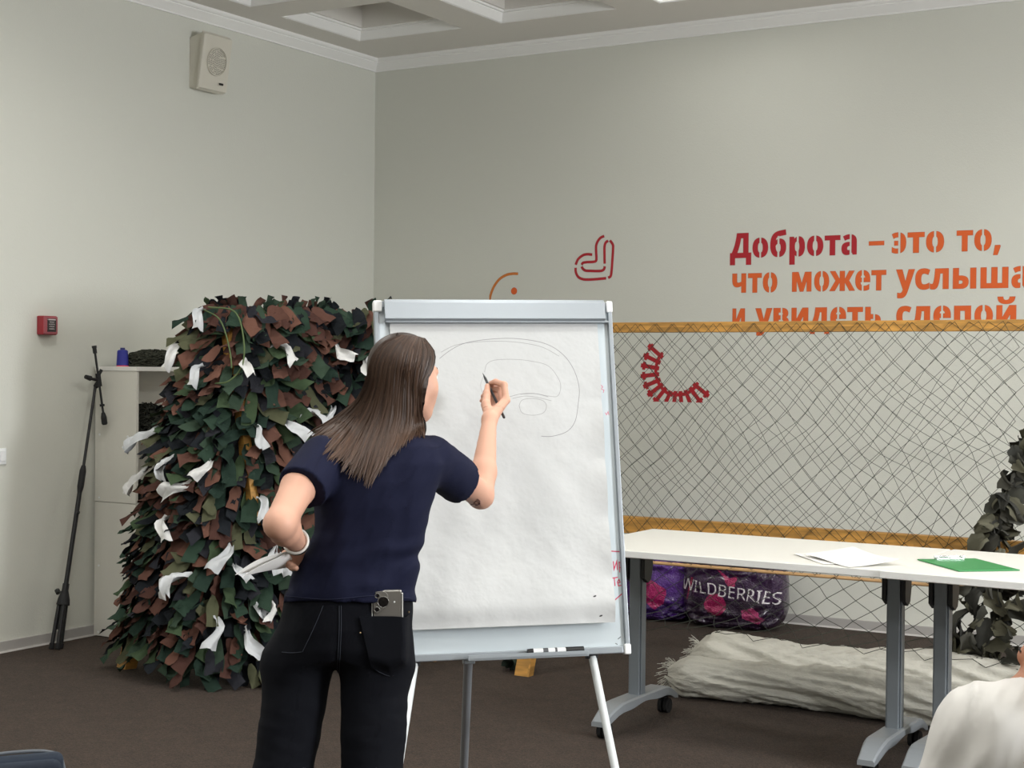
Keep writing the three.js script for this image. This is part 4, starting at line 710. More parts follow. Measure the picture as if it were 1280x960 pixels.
// ---------------------------------------------------------------- the woman drawing on the easel
let jeansField, shirtField;
{
  const t = thing('person', 'woman with long brown hair in navy t-shirt drawing on the easel, seen from behind', 'person', at(415, 900, 3.68).setY(0));
  const sho = { r: at(548, 574, 3.73), l: at(392, 574, 3.63) }, elb = { r: at(601, 620, 3.97), l: at(349, 655, 3.43) }, wri = { r: at(612, 524, 4.145), l: at(373, 680, 3.62) };
  const hipJ = { l: at(370, 850, 3.69), r: at(469, 846, 3.69) }, knee = { l: at(352, 985, 3.65), r: at(463, 985, 3.65) }, ank = { l: at(338, 1180, 3.68), r: at(458, 1180, 3.68) };
  const C = at(507, 468, 3.74), yaw = 0.86;
  const Z = CF.clone().multiplyScalar(Math.cos(yaw)).addScaledVector(CR, Math.sin(yaw)).addScaledVector(UP, -0.06).normalize(), Y0 = UP.clone().addScaledVector(CR, 0.06), X = Y0.clone().cross(Z).normalize(), Y = Z.clone().cross(X).normalize();
  const { f: head, P } = headField(C, X, Y, Z, 0.89);
  // right hand: palm rays and five fingers closed on the pencil
  const mcp = { i: at(632.5, 500, 4.205), m: at(629, 504, 4.23), r: at(624, 507, 4.25), p: at(618.5, 510, 4.262) };
  const handR = [...['i', 'm', 'r', 'p'].map((k, n) => cone(wri.r, mcp[k], 0.016, [0.0115, 0.0115, 0.011, 0.0105][n]))];
  const fingersR = [
    chain([mcp.i, at(630, 481, 4.225), at(619.5, 477.5, 4.255), at(611.5, 479.5, 4.279)], [0.0105, 0.0092, 0.0082, 0.0068]),
    chain([mcp.m, at(625, 487, 4.262), at(614.5, 485, 4.284), at(606.5, 489, 4.284)], [0.0105, 0.0092, 0.0082, 0.0066]),
    chain([mcp.r, at(618.5, 493, 4.284), at(609, 491.5, 4.288), at(603, 495, 4.284)], [0.01, 0.0088, 0.0078, 0.0064]),
    chain([mcp.p, at(612.5, 499, 4.285), at(605, 498, 4.286), at(601.5, 501, 4.281)], [0.0088, 0.0078, 0.007, 0.0058]),
    chain([at(610, 516, 4.165), at(607.5, 506, 4.19), at(608.5, 493, 4.225), at(609.3, 482.5, 4.256)], [0.0145, 0.0125, 0.0098, 0.0075])];
  const hand1 = blend(handR, 0.012), fin1 = fingersR.map((c) => blend(c, 0.006)), handFieldR = (p) => { let d = hand1(p); let e = 1e3; for (const g of fin1) e = Math.min(e, g(p)); return smin(d, e, 0.006); };
  // left hand under and over the paper
  const ml = [at(366, 692, 3.675), at(366.5, 696, 3.668), at(368, 700, 3.66), at(371, 704, 3.652)];
  const handL = ml.map((m) => cone(wri.l, m, 0.017, 0.0112)), fingersL = ml.map((m, i) => chain([m, at(357 + 2 * i, 697 + 3 * i, 3.668 - 0.006 * i), at(356 + 3 * i, 701 + 2.6 * i, 3.645 - 0.006 * i), at(361 + 3 * i, 703 + 2.4 * i, 3.628 - 0.006 * i)], [0.0105, 0.0092, 0.0082, 0.007]));
  fingersL.push(chain([wri.l, at(367, 688, 3.622), at(361, 690, 3.632), at(355.5, 692, 3.645)], [0.016, 0.012, 0.0098, 0.0078]));
  const hand2 = blend(handL, 0.012), fin2 = fingersL.map((c) => blend(c, 0.006)), handFieldL = (p) => { let d = hand2(p), e = 1e3; for (const g of fin2) e = Math.min(e, g(p)); return smin(d, e, 0.006); };
  const mid = (a, b, k) => a.clone().lerp(b, k);
  const arms = blend([
    cone(sho.r, mid(sho.r, elb.r, 0.45), 0.038, 0.039), cone(mid(sho.r, elb.r, 0.45), elb.r, 0.039, 0.033), cone(elb.r, mid(elb.r, wri.r, 0.3), 0.032, 0.0335), cone(mid(elb.r, wri.r, 0.3), wri.r, 0.0335, 0.0195),
    cone(sho.l, mid(sho.l, elb.l, 0.45), 0.038, 0.04), cone(mid(sho.l, elb.l, 0.45), elb.l, 0.04, 0.034), cone(elb.l, mid(elb.l, wri.l, 0.3), 0.034, 0.035), cone(mid(elb.l, wri.l, 0.3), wri.l, 0.035, 0.0215)], 0.014);
  const core = blend([cone(at(468, 600, 3.7), at(440, 760, 3.7), 0.075, 0.08), cone(at(425, 600, 3.69), at(500, 600, 3.71), 0.055, 0.055), cone(at(400, 785, 3.7), at(455, 785, 3.7), 0.065, 0.065), cone(hipJ.l, knee.l, 0.06, 0.045), cone(knee.l, ank.l, 0.045, 0.032), cone(hipJ.r, knee.r, 0.06, 0.045), cone(knee.r, ank.r, 0.045, 0.032),
    cone(ank.l, ank.l.clone().addScaledVector(CF, 0.14).setY(0.035), 0.034, 0.03), cone(ank.r, ank.r.clone().addScaledVector(CF, 0.14).setY(0.035), 0.034, 0.03)], 0.04);
  const neck = cone(at(476, 548, 3.72), C.clone().addScaledVector(Y, -0.05).addScaledVector(Z, -0.02), 0.056, 0.052);
  const bodyF = (p) => smin(smin(smin(smin(core(p), arms(p), 0.03), neck(p), 0.03), head(p), 0.025), Math.min(handFieldR(p), handFieldL(p)), 0.012);
  const limit = (c, r, f, inside) => (p) => f(p);
  // one skin, coarse for the trunk and limbs, fine grids for head and hands, cut where they meet
  const reg = [[C, 0.155, 0.0042], [at(615, 498, 4.225), 0.066, 0.0026], [at(364, 694, 3.645), 0.062, 0.003]];
  const inBall = (p, k) => Math.hypot(p.x - reg[k][0].x, p.y - reg[k][0].y, p.z - reg[k][0].z) - reg[k][1];
  const pieces = [];
  { const [lo, hi] = bound([sho.r, sho.l, elb.r, elb.l, wri.r, wri.l, ank.l, ank.r, C], 0.16); lo[1] = -0.01; pieces.push(surfaceNet((p) => { let d = bodyF(p); for (let k = 0; k < 3; k++) d = Math.max(d, -(inBall(p, k) + 0.012)); return d; }, lo, hi, 0.0095)); }
  for (let k = 0; k < 3; k++) pieces.push(surfaceNet((p) => Math.max(bodyF(p), inBall(p, k)), reg[k][0].toArray().map((x) => x - reg[k][1] - 0.006), reg[k][0].toArray().map((x) => x + reg[k][1] + 0.006), reg[k][2]));
  worldPart('body', pieces, SKIN, t);
  face(t, P, X, Y, Z, 0.89, 0xb5655c, 0x4a3527, 0x4a5a5a);
  // nail of thumb, tattoo on the forearm, bracelet
  worldPart('tattoo', [[[592, 629], [596, 626], [600, 630], [594, 632]], [[597, 624], [600, 627], [598, 631]], [[588, 631], [594, 630], [601, 632]]].map((l) => tube(l.map(([u, v]) => toLens(rayHit(bodyF, u, v, 3.8, 4.2), 0.0004)), 0.0011, 10, 5)), std(0x6b4a44, 0.8), t);
  { const c = mid(elb.l, wri.l, 0.86), a = wri.l.clone().sub(elb.l).normalize(), mk = (k, r) => { const g = new THREE.TorusGeometry(0.0285, r, 8, 40); g.applyQuaternion(new THREE.Quaternion().setFromUnitVectors(V3(0, 0, 1), a)); const q = c.clone().addScaledVector(a, k); return g.translate(q.x, q.y, q.z); }; worldPart('bracelet', mk(0, 0.0035), std(0xe6e4de, 0.5), t, 'white bracelet'); worldPart('bracelet', mk(0.011, 0.0032), std(0x1b1b1e, 0.5), t, 'black bracelet'); }

  // t-shirt
  const rows = [[536, 452, 506, 3.72, 0.05], [548, 414, 536, 3.71, 0.075], [560, 396, 551, 3.70, 0.09], [580, 388, 556, 3.695, 0.104], [605, 387, 549, 3.69, 0.112], [635, 391, 541, 3.69, 0.115], [665, 390, 533, 3.69, 0.113], [695, 379, 524, 3.69, 0.114], [725, 364, 521, 3.69, 0.122], [745, 356, 521, 3.69, 0.128], [760, 352, 520, 3.69, 0.131]];
  const tk = trunk(rows, 540, 753), cutR = mid(sho.r, elb.r, 0.54), cutRn = elb.r.clone().sub(sho.r).normalize(), cutL = mid(sho.l, elb.l, 0.46), cutLn = elb.l.clone().sub(sho.l).normalize().addScaledVector(CR, -0.1).normalize();
  const slvR = cone(sho.r.clone().addScaledVector(CR, -0.02), mid(sho.r, elb.r, 0.9), 0.06, 0.061), slvL = cone(sho.l.clone().addScaledVector(CR, 0.02), mid(sho.l, elb.l, 0.75), 0.06, 0.061);
  const cuff = (p, s, c, n) => Math.max(s, (p.x - c.x) * n.x + (p.y - c.y) * n.y + (p.z - c.z) * n.z);
  shirtField = (p) => {
    let d = smin(tk(p), Math.min(cuff(p, slvR(p), cutR, cutRn), cuff(p, slvL(p), cutL, cutLn)), 0.02);
    if (d > 0.03) return d; const [u, v] = inView(p);
    // folds: drawn round at the waist, pulled from the right armpit, bunched by the phone
    d += 0.0045 * Math.sin(v * 0.16 + 0.035 * (u - 440) + 2.5 * noise(u * 0.02, v * 0.02, 1)) * smooth(655, 700, v) * (1 - smooth(735, 752, v)) * (0.4 + 0.6 * smooth(430, 520, u)) + 0.006 * noise(u * 0.03, v * 0.013, 4) + 0.0035 * Math.abs(noise(u * 0.055 + v * 0.03, v * 0.02, 7));
    return d;
  };
  { const [lo, hi] = bound([at(350, 540, 3.55), at(600, 540, 3.9), at(350, 762, 3.55), at(520, 762, 3.85)], 0.06); worldPart('t_shirt', surfaceNet(shirtField, lo, hi, 0.0075), phys(0x171a30, 0.85, { specularIntensity: 0.3, bumpMap: repeat(clothBump, 10), bumpScale: 0.0004 }), t); }
  const rimTube = (pts, r, m, n = 40) => tube(pts, r, n, 6);
  { const hem = []; for (let u = 356; u <= 519; u += 5) hem.push(toLens(rayHit(shirtField, u, 747 + 2.2 * Math.sin(u * 0.05), 3.3, 3.8), 0.0006)); worldPart('hem_seam', tube(hem, 0.0009, 80, 5), std(0x161b36, 0.9), t); }
  // jeans
  const jr = [[735, 358, 517, 3.69, 0.115], [760, 353, 516, 3.69, 0.122], [790, 343, 513, 3.69, 0.126], [815, 338, 508, 3.69, 0.118], [845, 345, 500, 3.69, 0.085]];
  const seat = trunk(jr, 738, 828, 2.3), legs = [[hipJ.l, knee.l, 0.081, 0.068], [knee.l, ank.l.clone().setY(0.08), 0.071, 0.068], [hipJ.r, knee.r, 0.087, 0.073], [knee.r, ank.r.clone().setY(0.08), 0.073, 0.07]].map((a) => cone(...a));
  const lf = (p) => Math.min(smin(legs[0](p), legs[1](p), 0.03), smin(legs[2](p), legs[3](p), 0.03)), floorCut = (p) => 0.03 - p.y;
  jeansField = (p) => { let d = Math.max(smin(seat(p), lf(p), 0.075), floorCut(p)); if (d > 0.03) return d; const [u, v] = inView(p); const groove = Math.exp(-((u - 423 + (v - 760) * 0.02) ** 2) / 40) * smooth(765, 850, v) * 0.007; return d + groove + 0.005 * noise(u * 0.025 + v * 0.01, v * 0.022, 2) + 0.004 * Math.abs(noise(u * 0.02 - v * 0.02, v * 0.045, 5)) * smooth(830, 880, v); };
  { const [lo, hi] = bound([at(325, 735, 3.55), at(525, 735, 3.85), ank.l.clone().setY(0), ank.r.clone().setY(0)], 0.1); lo[1] = 0; worldPart('jeans', surfaceNet(jeansField, lo, hi, 0.009), phys(0x0a0c13, 0.85, { specularIntensity: 0.3, bumpMap: repeat(clothBump, 8), bumpScale: 0.0005 }), t); }
  const jeans = t.children.at(-1), onJ = (u, v, k = 0.0012) => toLens(rayHit(jeansField, u, v, 3.3, 3.85), k);
  const pd = 0.0062, pc = toLens(rayHit(jeansField, 484, 765, 3.3, 3.85), pd), toCam = camera.position.clone().sub(pc).setY(0).normalize(), right = UP.clone().cross(toCam).normalize();
  const outline = (k) => { const L = lerp(449, 464, k), R = lerp(511, 513, k); return [L, R]; };
  worldPart('back_pocket', thickSheet(18, 20, (a, b) => { const [L, R] = outline(Math.min(1, b * 1.0)); const bot = 834 + 11 * (1 - Math.abs(a - 0.5) * 2); const q = onJ(lerp(L, R, a), lerp(771 - 3 * a, bot, b), 0.003), e = q.clone().sub(pc), x = Math.abs(e.dot(right)), need = (0.0085 - e.dot(toCam)) * (1 - smooth(0.04, 0.052, x)) * (1 - smooth(0.75, 0.97, b)); return q.addScaledVector(toCam, Math.max(0, need)); }, 0.0022, (a, b) => [a * 0.12, b * 0.14]), jeans.material, jeans);
  const stitch = std(0x3d424d, 0.8), run = (pts, k = 0.0012) => { const c = new THREE.CatmullRomCurve3(pts.map(([u, v]) => V3(u, v, 0))).getPoints(pts.length * 6).map((q) => onJ(q.x, q.y, k)); return tube(c, 0.0006, c.length * 2, 4); };
  worldPart('stitching', [run([[449.5, 771], [457, 802], [464.5, 834]], 0.0042), run([[464.5, 834], [476, 841], [489, 845], [500, 838], [512, 829]], 0.0042), run([[450, 773], [453, 773.3]], 0.0044), run([[404, 757], [398, 772], [390, 790], [378, 815]]), run([[424, 757], [424, 785], [422, 830], [421, 843]]), run([[426.5, 757], [426.5, 785], [424.5, 830], [423.5, 843]]), run([[352, 815], [364, 816], [377, 815]])], stitch, jeans);
  for (const [u, v] of [[450.5, 791], [511, 765]]) { const q = onJ(u, v, 0.004), g = new THREE.SphereGeometry(0.0022, 10, 8); worldPart('rivet', g.translate(q.x, q.y, q.z), std(0xa08a68, 0.35, { metalness: 0.8 }), jeans); }
  for (const k of ['l', 'r']) { const a = ank[k].clone(), toe = a.clone().addScaledVector(CF, 0.17); a.y = 0.05; const f0 = blend([cone(a.clone().addScaledVector(CF, -0.03).setY(0.045), toe.clone().setY(0.04), 0.045, 0.04), cone(a, a.clone().setY(0.1), 0.045, 0.048)], 0.03), fl = (p) => Math.max(f0(p), 0.002 - p.y), [lo, hi] = bound([a, toe], 0.1); lo[1] = -0.012; worldPart('shoe', surfaceNet(fl, lo, hi, 0.008), std(0xd8d8d6, 0.6), t); }

  // hair: cap over the skull and long locks falling over the left shoulder blade
  const hairMat = phys(0xffffff, 0.46, { vertexColors: true, specularIntensity: 0.6, ...both });
  const tint = (g, f) => { const n = g.attributes.position.count, c = new Float32Array(3 * n); for (let i = 0; i < n; i++) { const q = f(i); c[3 * i] = q[0]; c[3 * i + 1] = q[1]; c[3 * i + 2] = q[2]; } g.setAttribute('color', new THREE.BufferAttribute(c, 3)); return g; };
  const skull = egg(P(0, 0.024, -0.014), X, Y, Z, [0.077, 0.08, 0.089]), nape = egg(P(0, -0.05, -0.045), X, Y, Z, [0.058, 0.08, 0.05]);
  const capF = (p) => { const d = p.clone().sub(C), x = d.dot(X), y = d.dot(Y), z = d.dot(Z); const line = z - 0.03 - 0.42 * (y - 0.03) + (y < 0.01 ? (0.01 - y) * 1.3 + 0.006 : 0); return Math.max(smin(skull(p), nape(p), 0.03), line, y < 0.008 ? Math.abs(x) - 0.05 : -1); };
  const capG = surfaceNet(capF, C.toArray().map((v) => v - 0.15), C.toArray().map((v) => v + 0.15), 0.0055);
  const base = [0.03, 0.017, 0.0115]; tint(capG, () => base);
  // curves of the mass: s from the left outline to the right edge, each a list of picture points
  const guide = [
    [[500, 420.5], [478, 430], [465, 449], [459, 474], [447, 499], [424, 518], [403, 531], [384, 541]],
    [[503, 420], [484, 431], [472, 452], [467, 480], [455, 508], [436, 532], [417, 552], [401, 566]],
    [[506, 420], [491, 433], [481, 455], [476, 486], [467, 517], [453, 546], [438, 570], [424, 588]],
    [[510, 420], [499, 435], [490, 458], [486, 490], [480, 522], [470, 556], [461, 585], [454, 606]],
    [[515, 420], [506, 437], [500, 461], [496, 492], [492, 524], [484, 555], [474, 583], [464, 606]],
    [[521, 421], [514, 438], [509, 463], [506, 493], [504, 522], [499, 545], [491, 562], [482, 578]],
    [[525, 422], [524, 440], [519, 464], [517, 490], [516, 514], [514, 531], [510, 545], [505, 556]],
    [[528, 423], [534, 440], [530, 462], [524, 482], [522, 505], [523, 522], [526, 534], [529, 545]],
    [[530, 424], [543, 442], [540, 463], [529, 481], [526, 497], [527, 514], [529, 530], [531, 546]]].map((l) => new THREE.CatmullRomCurve3(l.map(([u, v]) => V3(u, v, 0))));
  const surf = (s, k) => { const i = clamp(s) * 8, a = Math.min(7, Math.floor(i)), f = i - a, p = guide[a].getPoint(k), q = guide[a + 1].getPoint(k); return [lerp(p.x, q.x, f), lerp(p.y, q.y, f)]; };
  const under = (p) => Math.min(capF(p), head(p) - 0.003, shirtField(p), neck(p) - 0.012, slvL(p));
  const lay = (u, v, off) => { let d = 3.4; for (let i = 0; i < 120; i++) { const k = under(at(u, v, d)); if (k < 0.004) break; d += Math.max(0.0015, k * 0.6); if (d > 3.74) { d = 3.74; break; } } return at(u, v, d - off); };
  // one smooth depth along every curve: no lock dips into the hollow of the neck
  const NS = 24, NK = 28, depth = []; for (let i = 0; i <= NS; i++) { const row = []; for (let j = 0; j <= NK; j++) { const [u, v] = surf(i / NS, j / NK); row.push(lay(u, v, 0).sub(camera.position).dot(V3(0, 0, -1).applyQuaternion(camera.quaternion))); } for (let pass = 0; pass < 5; pass++) { const c = row.slice(); for (let j = 2; j < NK; j++) row[j] = Math.min(c[j], (c[j - 1] + c[j + 1]) / 2 + 0.001); } depth.push(row); }
  for (let pass = 0; pass < 2; pass++) for (let i = 1; i < NS; i++) for (let j = 0; j <= NK; j++) depth[i][j] = lerp(depth[i][j], (depth[i - 1][j] + depth[i + 1][j]) / 2, 0.6);
  const dAt = (s, k) => { const i = clamp(s) * NS, j = clamp(k) * NK, a = Math.min(NS - 1, Math.floor(i)), b = Math.min(NK - 1, Math.floor(j)), f = i - a, g = j - b; return lerp(lerp(depth[a][b], depth[a + 1][b], f), lerp(depth[a][b + 1], depth[a + 1][b + 1], f), g); };
  const hp = (s, k, off = 0) => { const [u, v] = surf(s, k); return at(u, v, dAt(s, k) - off); };
  const sheetG = tint(thickSheet(NS * 2, NK * 2, (a, b) => hp(1 - a, b * 0.93, 0.001 + 0.003 * Math.sin(a * 70 + 3 * Math.sin(b * 4)) * smooth(0.1, 0.5, b)), 0.012), () => base);
  const r = rng(12), locks = [];
  for (let i = 0; i < 620; i++) {
    const s = r(), k0 = Math.max(0, 0.02 * r() - 0.005), k1 = 0.86 + 0.16 * r(), off = 0.002 + 0.008 * r(), n = 16, w = 0.0016 + 0.0028 * r(), drift = (r() - 0.5) * 0.09, ph = r() * 6, pts = [], shade = Math.pow(r(), 1.4), hl = r() < 0.16;
    for (let j = 0; j <= n; j++) { const k = lerp(k0, k1, j / n); const q = hp(s + drift * k * k + 0.008 * Math.sin(ph + k * 7), Math.min(k, 1), off + 0.0015 * Math.sin(ph + k * 9)); if (k > 1) q.y -= (k - 1) * 0.5; pts.push(q); }
    const pos = [], idx = [], col = []; pts.forEach((p, j) => { const d = pts[Math.min(j + 1, n)].clone().sub(pts[Math.max(j - 1, 0)]).normalize(), view = camera.position.clone().sub(p).normalize(), a = d.clone().cross(view).normalize(), b = a.clone().cross(d).normalize(), ww = w * (j === n ? 0.1 : 1 - 0.55 * Math.pow(j / n, 3)); for (const [c, e] of [[-1, 0], [0, 0.7], [1, 0]]) { const q = p.clone().addScaledVector(a, c * ww).addScaledVector(b, e * ww); pos.push(q.x, q.y, q.z); const m = smooth(0.4, 1, j / n) * 0.5 + 0.7 + 0.6 * shade + (hl ? 0.55 : 0); col.push(0.041 * m, 0.0225 * m, 0.0142 * m); } if (j) for (const c of [0, 1]) { const A = 3 * (j - 1) + c; idx.push(A, A + 1, A + 4, A, A + 4, A + 3); } });
    const g = new THREE.BufferGeometry(); g.setAttribute('position', new THREE.Float32BufferAttribute(pos, 3)); g.setAttribute('color', new THREE.Float32BufferAttribute(col, 3)); g.setIndex(idx); g.computeVertexNormals(); locks.push(g);
  }
  worldPart('hair', [capG, sheetG, ...locks], hairMat, t);
  t.userData.label = 'woman with long brown hair in navy t-shirt drawing on the easel, seen from behind';

  // pencil in her right hand
  const pa = at(603.2, 466, 4.303), pb = at(630.3, 522.3, 4.17), pk = (k) => pa.clone().lerp(pb, k), pt = thing('pencil', 'black pencil held in the raised hand of the woman', 'pencil', pb);
  worldPart('shaft', rod(pk(0.13), pk(0.985), 0.0037, 0.0037, 6), std(0x1c1d20, 0.4), pt); worldPart('sharpened_cone', rod(pk(0.04), pk(0.13), 0.0012, 0.0037, 12), std(0x2a2a2c, 0.6), pt); worldPart('lead', rod(pk(0), pk(0.04), 0.0003, 0.0012, 8), std(0x1a1a1c, 0.4), pt); worldPart('end', rod(pk(0.985), pk(1), 0.0037, 0.003, 12), M.black, pt);
  // sheets in her left hand
  const A = at(303, 720.5, 3.53), B = at(357, 690.5, 3.6), Cc = at(398, 696, 3.70), D = at(350, 711, 3.64);
  const held = (name, label, off, k) => { const g = thing('held_sheet', label, 'paper', A.clone().lerp(Cc, 0.5), 'papers in the left hand'); worldPart('sheet', thickSheet(12, 12, (u, v) => { const q = A.clone().lerp(B, u).lerp(D.clone().lerp(Cc, u), v); q.y += off + k * (1 - v) * 0.006 * Math.sin(Math.PI * u) + 0.002 * Math.sin(5 * u + 3 * v); q.addScaledVector(CR, -k * 0.012 * (1 - u) * (1 - v)); return q; }, 0.0007), std(0xeeedea, 0.75), g); };
  held('held_sheet', 'white paper sheet held low in the left hand of the woman', 0, 0); held('held_sheet', 'second white sheet held on top, its curled corner showing at the left', 0.0035, 1.4);
  // phone in the back pocket
  const ph = thing('phone', 'silver phone with three lenses standing in the back pocket of the jeans', 'phone', pc);
  const tiltU = UP.clone().addScaledVector(toCam, 0.06).addScaledVector(right, -0.03).normalize();
  ph.quaternion.setFromRotationMatrix(new THREE.Matrix4().makeBasis(right, tiltU, right.clone().cross(tiltU)));
  const X0 = -0.0335, X1 = 0.0335, Yt = 0.0525, silver = std(0x9c9a96, 0.25, { metalness: 0.7 });
  part('frame', new RoundedBoxGeometry(0.068, 0.125, 0.009, 3, 0.004).translate(0, Yt - 0.0625, 0), silver, ph);
  part('glass_back', new RoundedBoxGeometry(0.063, 0.12, 0.002, 2, 0.001).translate(0, Yt - 0.0625, 0.0045), phys(0x7d7a75, 0.22, { metalness: 0.35, clearcoat: 1 }), ph);
  const isl = new THREE.Shape(); isl.moveTo(-0.030, 0.049); isl.lineTo(-0.012, 0.050); isl.quadraticCurveTo(0.006, 0.047, 0.0, 0.028); isl.quadraticCurveTo(-0.004, 0.012, -0.022, 0.0); isl.quadraticCurveTo(-0.031, -0.002, -0.031, 0.008); isl.lineTo(-0.031, 0.044); isl.closePath();
  const is = part('camera_island', new THREE.ExtrudeGeometry(isl, { depth: 0.003, bevelEnabled: true, bevelSize: 0.001, bevelThickness: 0.001, bevelSegments: 2 }).translate(0, 0, 0.005), std(0x86837e, 0.3, { metalness: 0.6 }), ph);
  for (const [x, y, q] of [[-0.009, 0.026, 0.0128], [-0.0225, 0.041, 0.0055], [-0.0235, 0.0085, 0.006]]) { const c = new THREE.CylinderGeometry(q, q * 1.04, 0.0025, 28); c.rotateX(Math.PI / 2); part('lens', c.translate(x, y, 0.0098), phys(0x0b0b0d, 0.1, { clearcoat: 1 }), is); const rg = new THREE.TorusGeometry(q, 0.0008, 8, 32); part('lens_ring', rg.translate(x, y, 0.0108), silver, is); }
  part('flash', new THREE.CylinderGeometry(0.002, 0.002, 0.002, 14).rotateX(Math.PI / 2).translate(0.017, 0.025, 0.006), M.plastic, ph);
  part('case', [box(0.034, 0.037, -0.06, Yt - 0.008, -0.005, 0.006, 0.001), box(-0.036, -0.034, -0.06, Yt - 0.006, -0.005, 0.006, 0.001)], phys(0xd9d9d6, 0.2, { metalness: 0.2 }), ph);
}

// ---------------------------------------------------------------- seated man at the right edge, chairs
{
  const D = 2.0, C = at(1365, 828, D), yaw = -0.75, t = thing('person', 'seated man in a white shirt at the right edge, mostly cropped', 'person', at(1350, 900, D).setY(0));
  const Z = CF.clone().multiplyScalar(Math.cos(yaw)).addScaledVector(CR, Math.sin(yaw)).addScaledVector(UP, -0.18).normalize(), X = UP.clone().cross(Z).normalize(), Y = Z.clone().cross(X).normalize();
  const { f: head, P } = headField(C, X, Y, Z, 1.0);
  const chest = at(1352, 985, D + 0.03), hip = at(1375, 1290, D + 0.06); hip.y = 0.53;
  const bodyF0 = Z.clone().setY(0).normalize(), bf = CF.clone().multiplyScalar(0.86).addScaledVector(CR, -0.5).normalize(), br = bf.clone().cross(UP).normalize();  // facing, right-hand side
  const sh = { l: at(1232, 922, D - 0.02), r: chest.clone().addScaledVector(br, 0.18).setY(at(1207, 900, D).y) };
  const el = { l: at(1160, 1085, D - 0.03), r: sh.r.clone().addScaledVector(br, 0.08).addScaledVector(UP, -0.27) }, kn = {}, an = {};
  for (const [k, s] of [['l', -1], ['r', 1]]) { kn[k] = hip.clone().addScaledVector(br, s * 0.12).addScaledVector(bf, 0.42).setY(0.52); an[k] = kn[k].clone().addScaledVector(bf, 0.03).setY(0.09); }
  const wr = { l: kn.l.clone().addScaledVector(bf, -0.12).addScaledVector(UP, 0.115), r: kn.r.clone().addScaledVector(bf, -0.1).addScaledVector(UP, 0.115) };
  const hands = []; for (const k of ['l', 'r']) { const s = k === 'l' ? 1 : -1; for (let i = 0; i < 4; i++) { const o = br.clone().multiplyScalar((i - 1.5) * 0.019), m = wr[k].clone().addScaledVector(bf, 0.085).add(o).addScaledVector(UP, -0.012), len = [0.078, 0.088, 0.082, 0.064][s > 0 ? 3 - i : i]; hands.push(cone(wr[k], m, 0.018, 0.0125)); hands.push(cone(m, m.clone().addScaledVector(bf, len * 0.5).addScaledVector(UP, -0.006), 0.011, 0.0095), cone(m.clone().addScaledVector(bf, len * 0.5).addScaledVector(UP, -0.006), m.clone().addScaledVector(bf, len).addScaledVector(UP, -0.026), 0.0095, 0.008)); } hands.push(cone(wr[k].clone().addScaledVector(bf, 0.02), wr[k].clone().addScaledVector(bf, 0.07).addScaledVector(br, s * 0.045), 0.015, 0.011), cone(wr[k].clone().addScaledVector(bf, 0.07).addScaledVector(br, s * 0.045), wr[k].clone().addScaledVector(bf, 0.1).addScaledVector(br, s * 0.045).addScaledVector(UP, -0.01), 0.011, 0.009)); }
  const hf = blend(hands, 0.005);
  const trunkC = blend([cone(sh.l, sh.r, 0.06, 0.06), cone(chest, hip, 0.12, 0.12)], 0.1), limbs = blend([cone(sh.l, el.l, 0.045, 0.038), cone(el.l, wr.l, 0.038, 0.026), cone(sh.r, el.r, 0.045, 0.038), cone(el.r, wr.r, 0.038, 0.026), cone(hip.clone().addScaledVector(br, -0.09), kn.l, 0.07, 0.05), cone(kn.l, an.l, 0.05, 0.036), cone(hip.clone().addScaledVector(br, 0.09), kn.r, 0.07, 0.05), cone(kn.r, an.r, 0.05, 0.036)], 0.03);
  const neck = cone(at(1372, 925, D + 0.02), C.clone().addScaledVector(Y, -0.04).addScaledVector(Z, -0.02), 0.062, 0.058);
  const f = (p) => smin(smin(smin(smin(trunkC(p), limbs(p), 0.03), neck(p), 0.03), head(p), 0.02), hf(p), 0.01);
  { const [lo, hi] = bound([C, sh.l, sh.r, el.l, el.r, kn.l, kn.r, an.l, an.r, hip, wr.l, wr.r], 0.19); lo[1] = 0.03; const rC = 0.17, ball = (p) => p.distanceTo(C) - rC;
    worldPart('body', [surfaceNet((p) => Math.max(f(p), -(ball(p) + 0.004)), lo, hi, 0.01), surfaceNet((p) => Math.max(f(p), ball(p)), C.toArray().map((v) => v - rC - 0.01), C.toArray().map((v) => v + rC + 0.01), 0.005)], phys(0xa97459, 0.55), t); }
  face(t, P, X, Y, Z, 1, 0x8d5248, 0x1c1714, 0x2f241e);
  // short hair
  const sk = egg(P(0, 0.026, -0.014), X, Y, Z, [0.08, 0.092, 0.096]);
  const hair = (p) => { const d = p.clone().sub(C), y = d.dot(Y), z = d.dot(Z); return Math.max(sk(p) + 0.0025 * noise(p.x * 90, p.y * 90, p.z * 90), z - 0.055 - 0.2 * (y - 0.05) + (y < 0.045 ? (0.045 - y) * 1.1 : 0), -0.055 - y); };
  worldPart('hair', surfaceNet(hair, C.toArray().map((v) => v - 0.14), C.toArray().map((v) => v + 0.14), 0.005), std(0x17130f, 0.85), t);
  // white shirt with collar, dark trousers, shoes
  const st = blend([cone(sh.l, sh.r, 0.062, 0.062), cone(chest, hip.clone().addScaledVector(UP, 0.05), 0.155, 0.15), cone(sh.l, at(1365, 893, D + 0.02), 0.058, 0.062), cone(sh.r, at(1365, 893, D + 0.02), 0.058, 0.06), cone(sh.l, el.l, 0.06, 0.058), cone(el.l, wr.l.clone().lerp(el.l, 0.12), 0.06, 0.046), cone(sh.r, el.r, 0.068, 0.06), cone(el.r, wr.r.clone().lerp(el.r, 0.12), 0.06, 0.046)], 0.03);
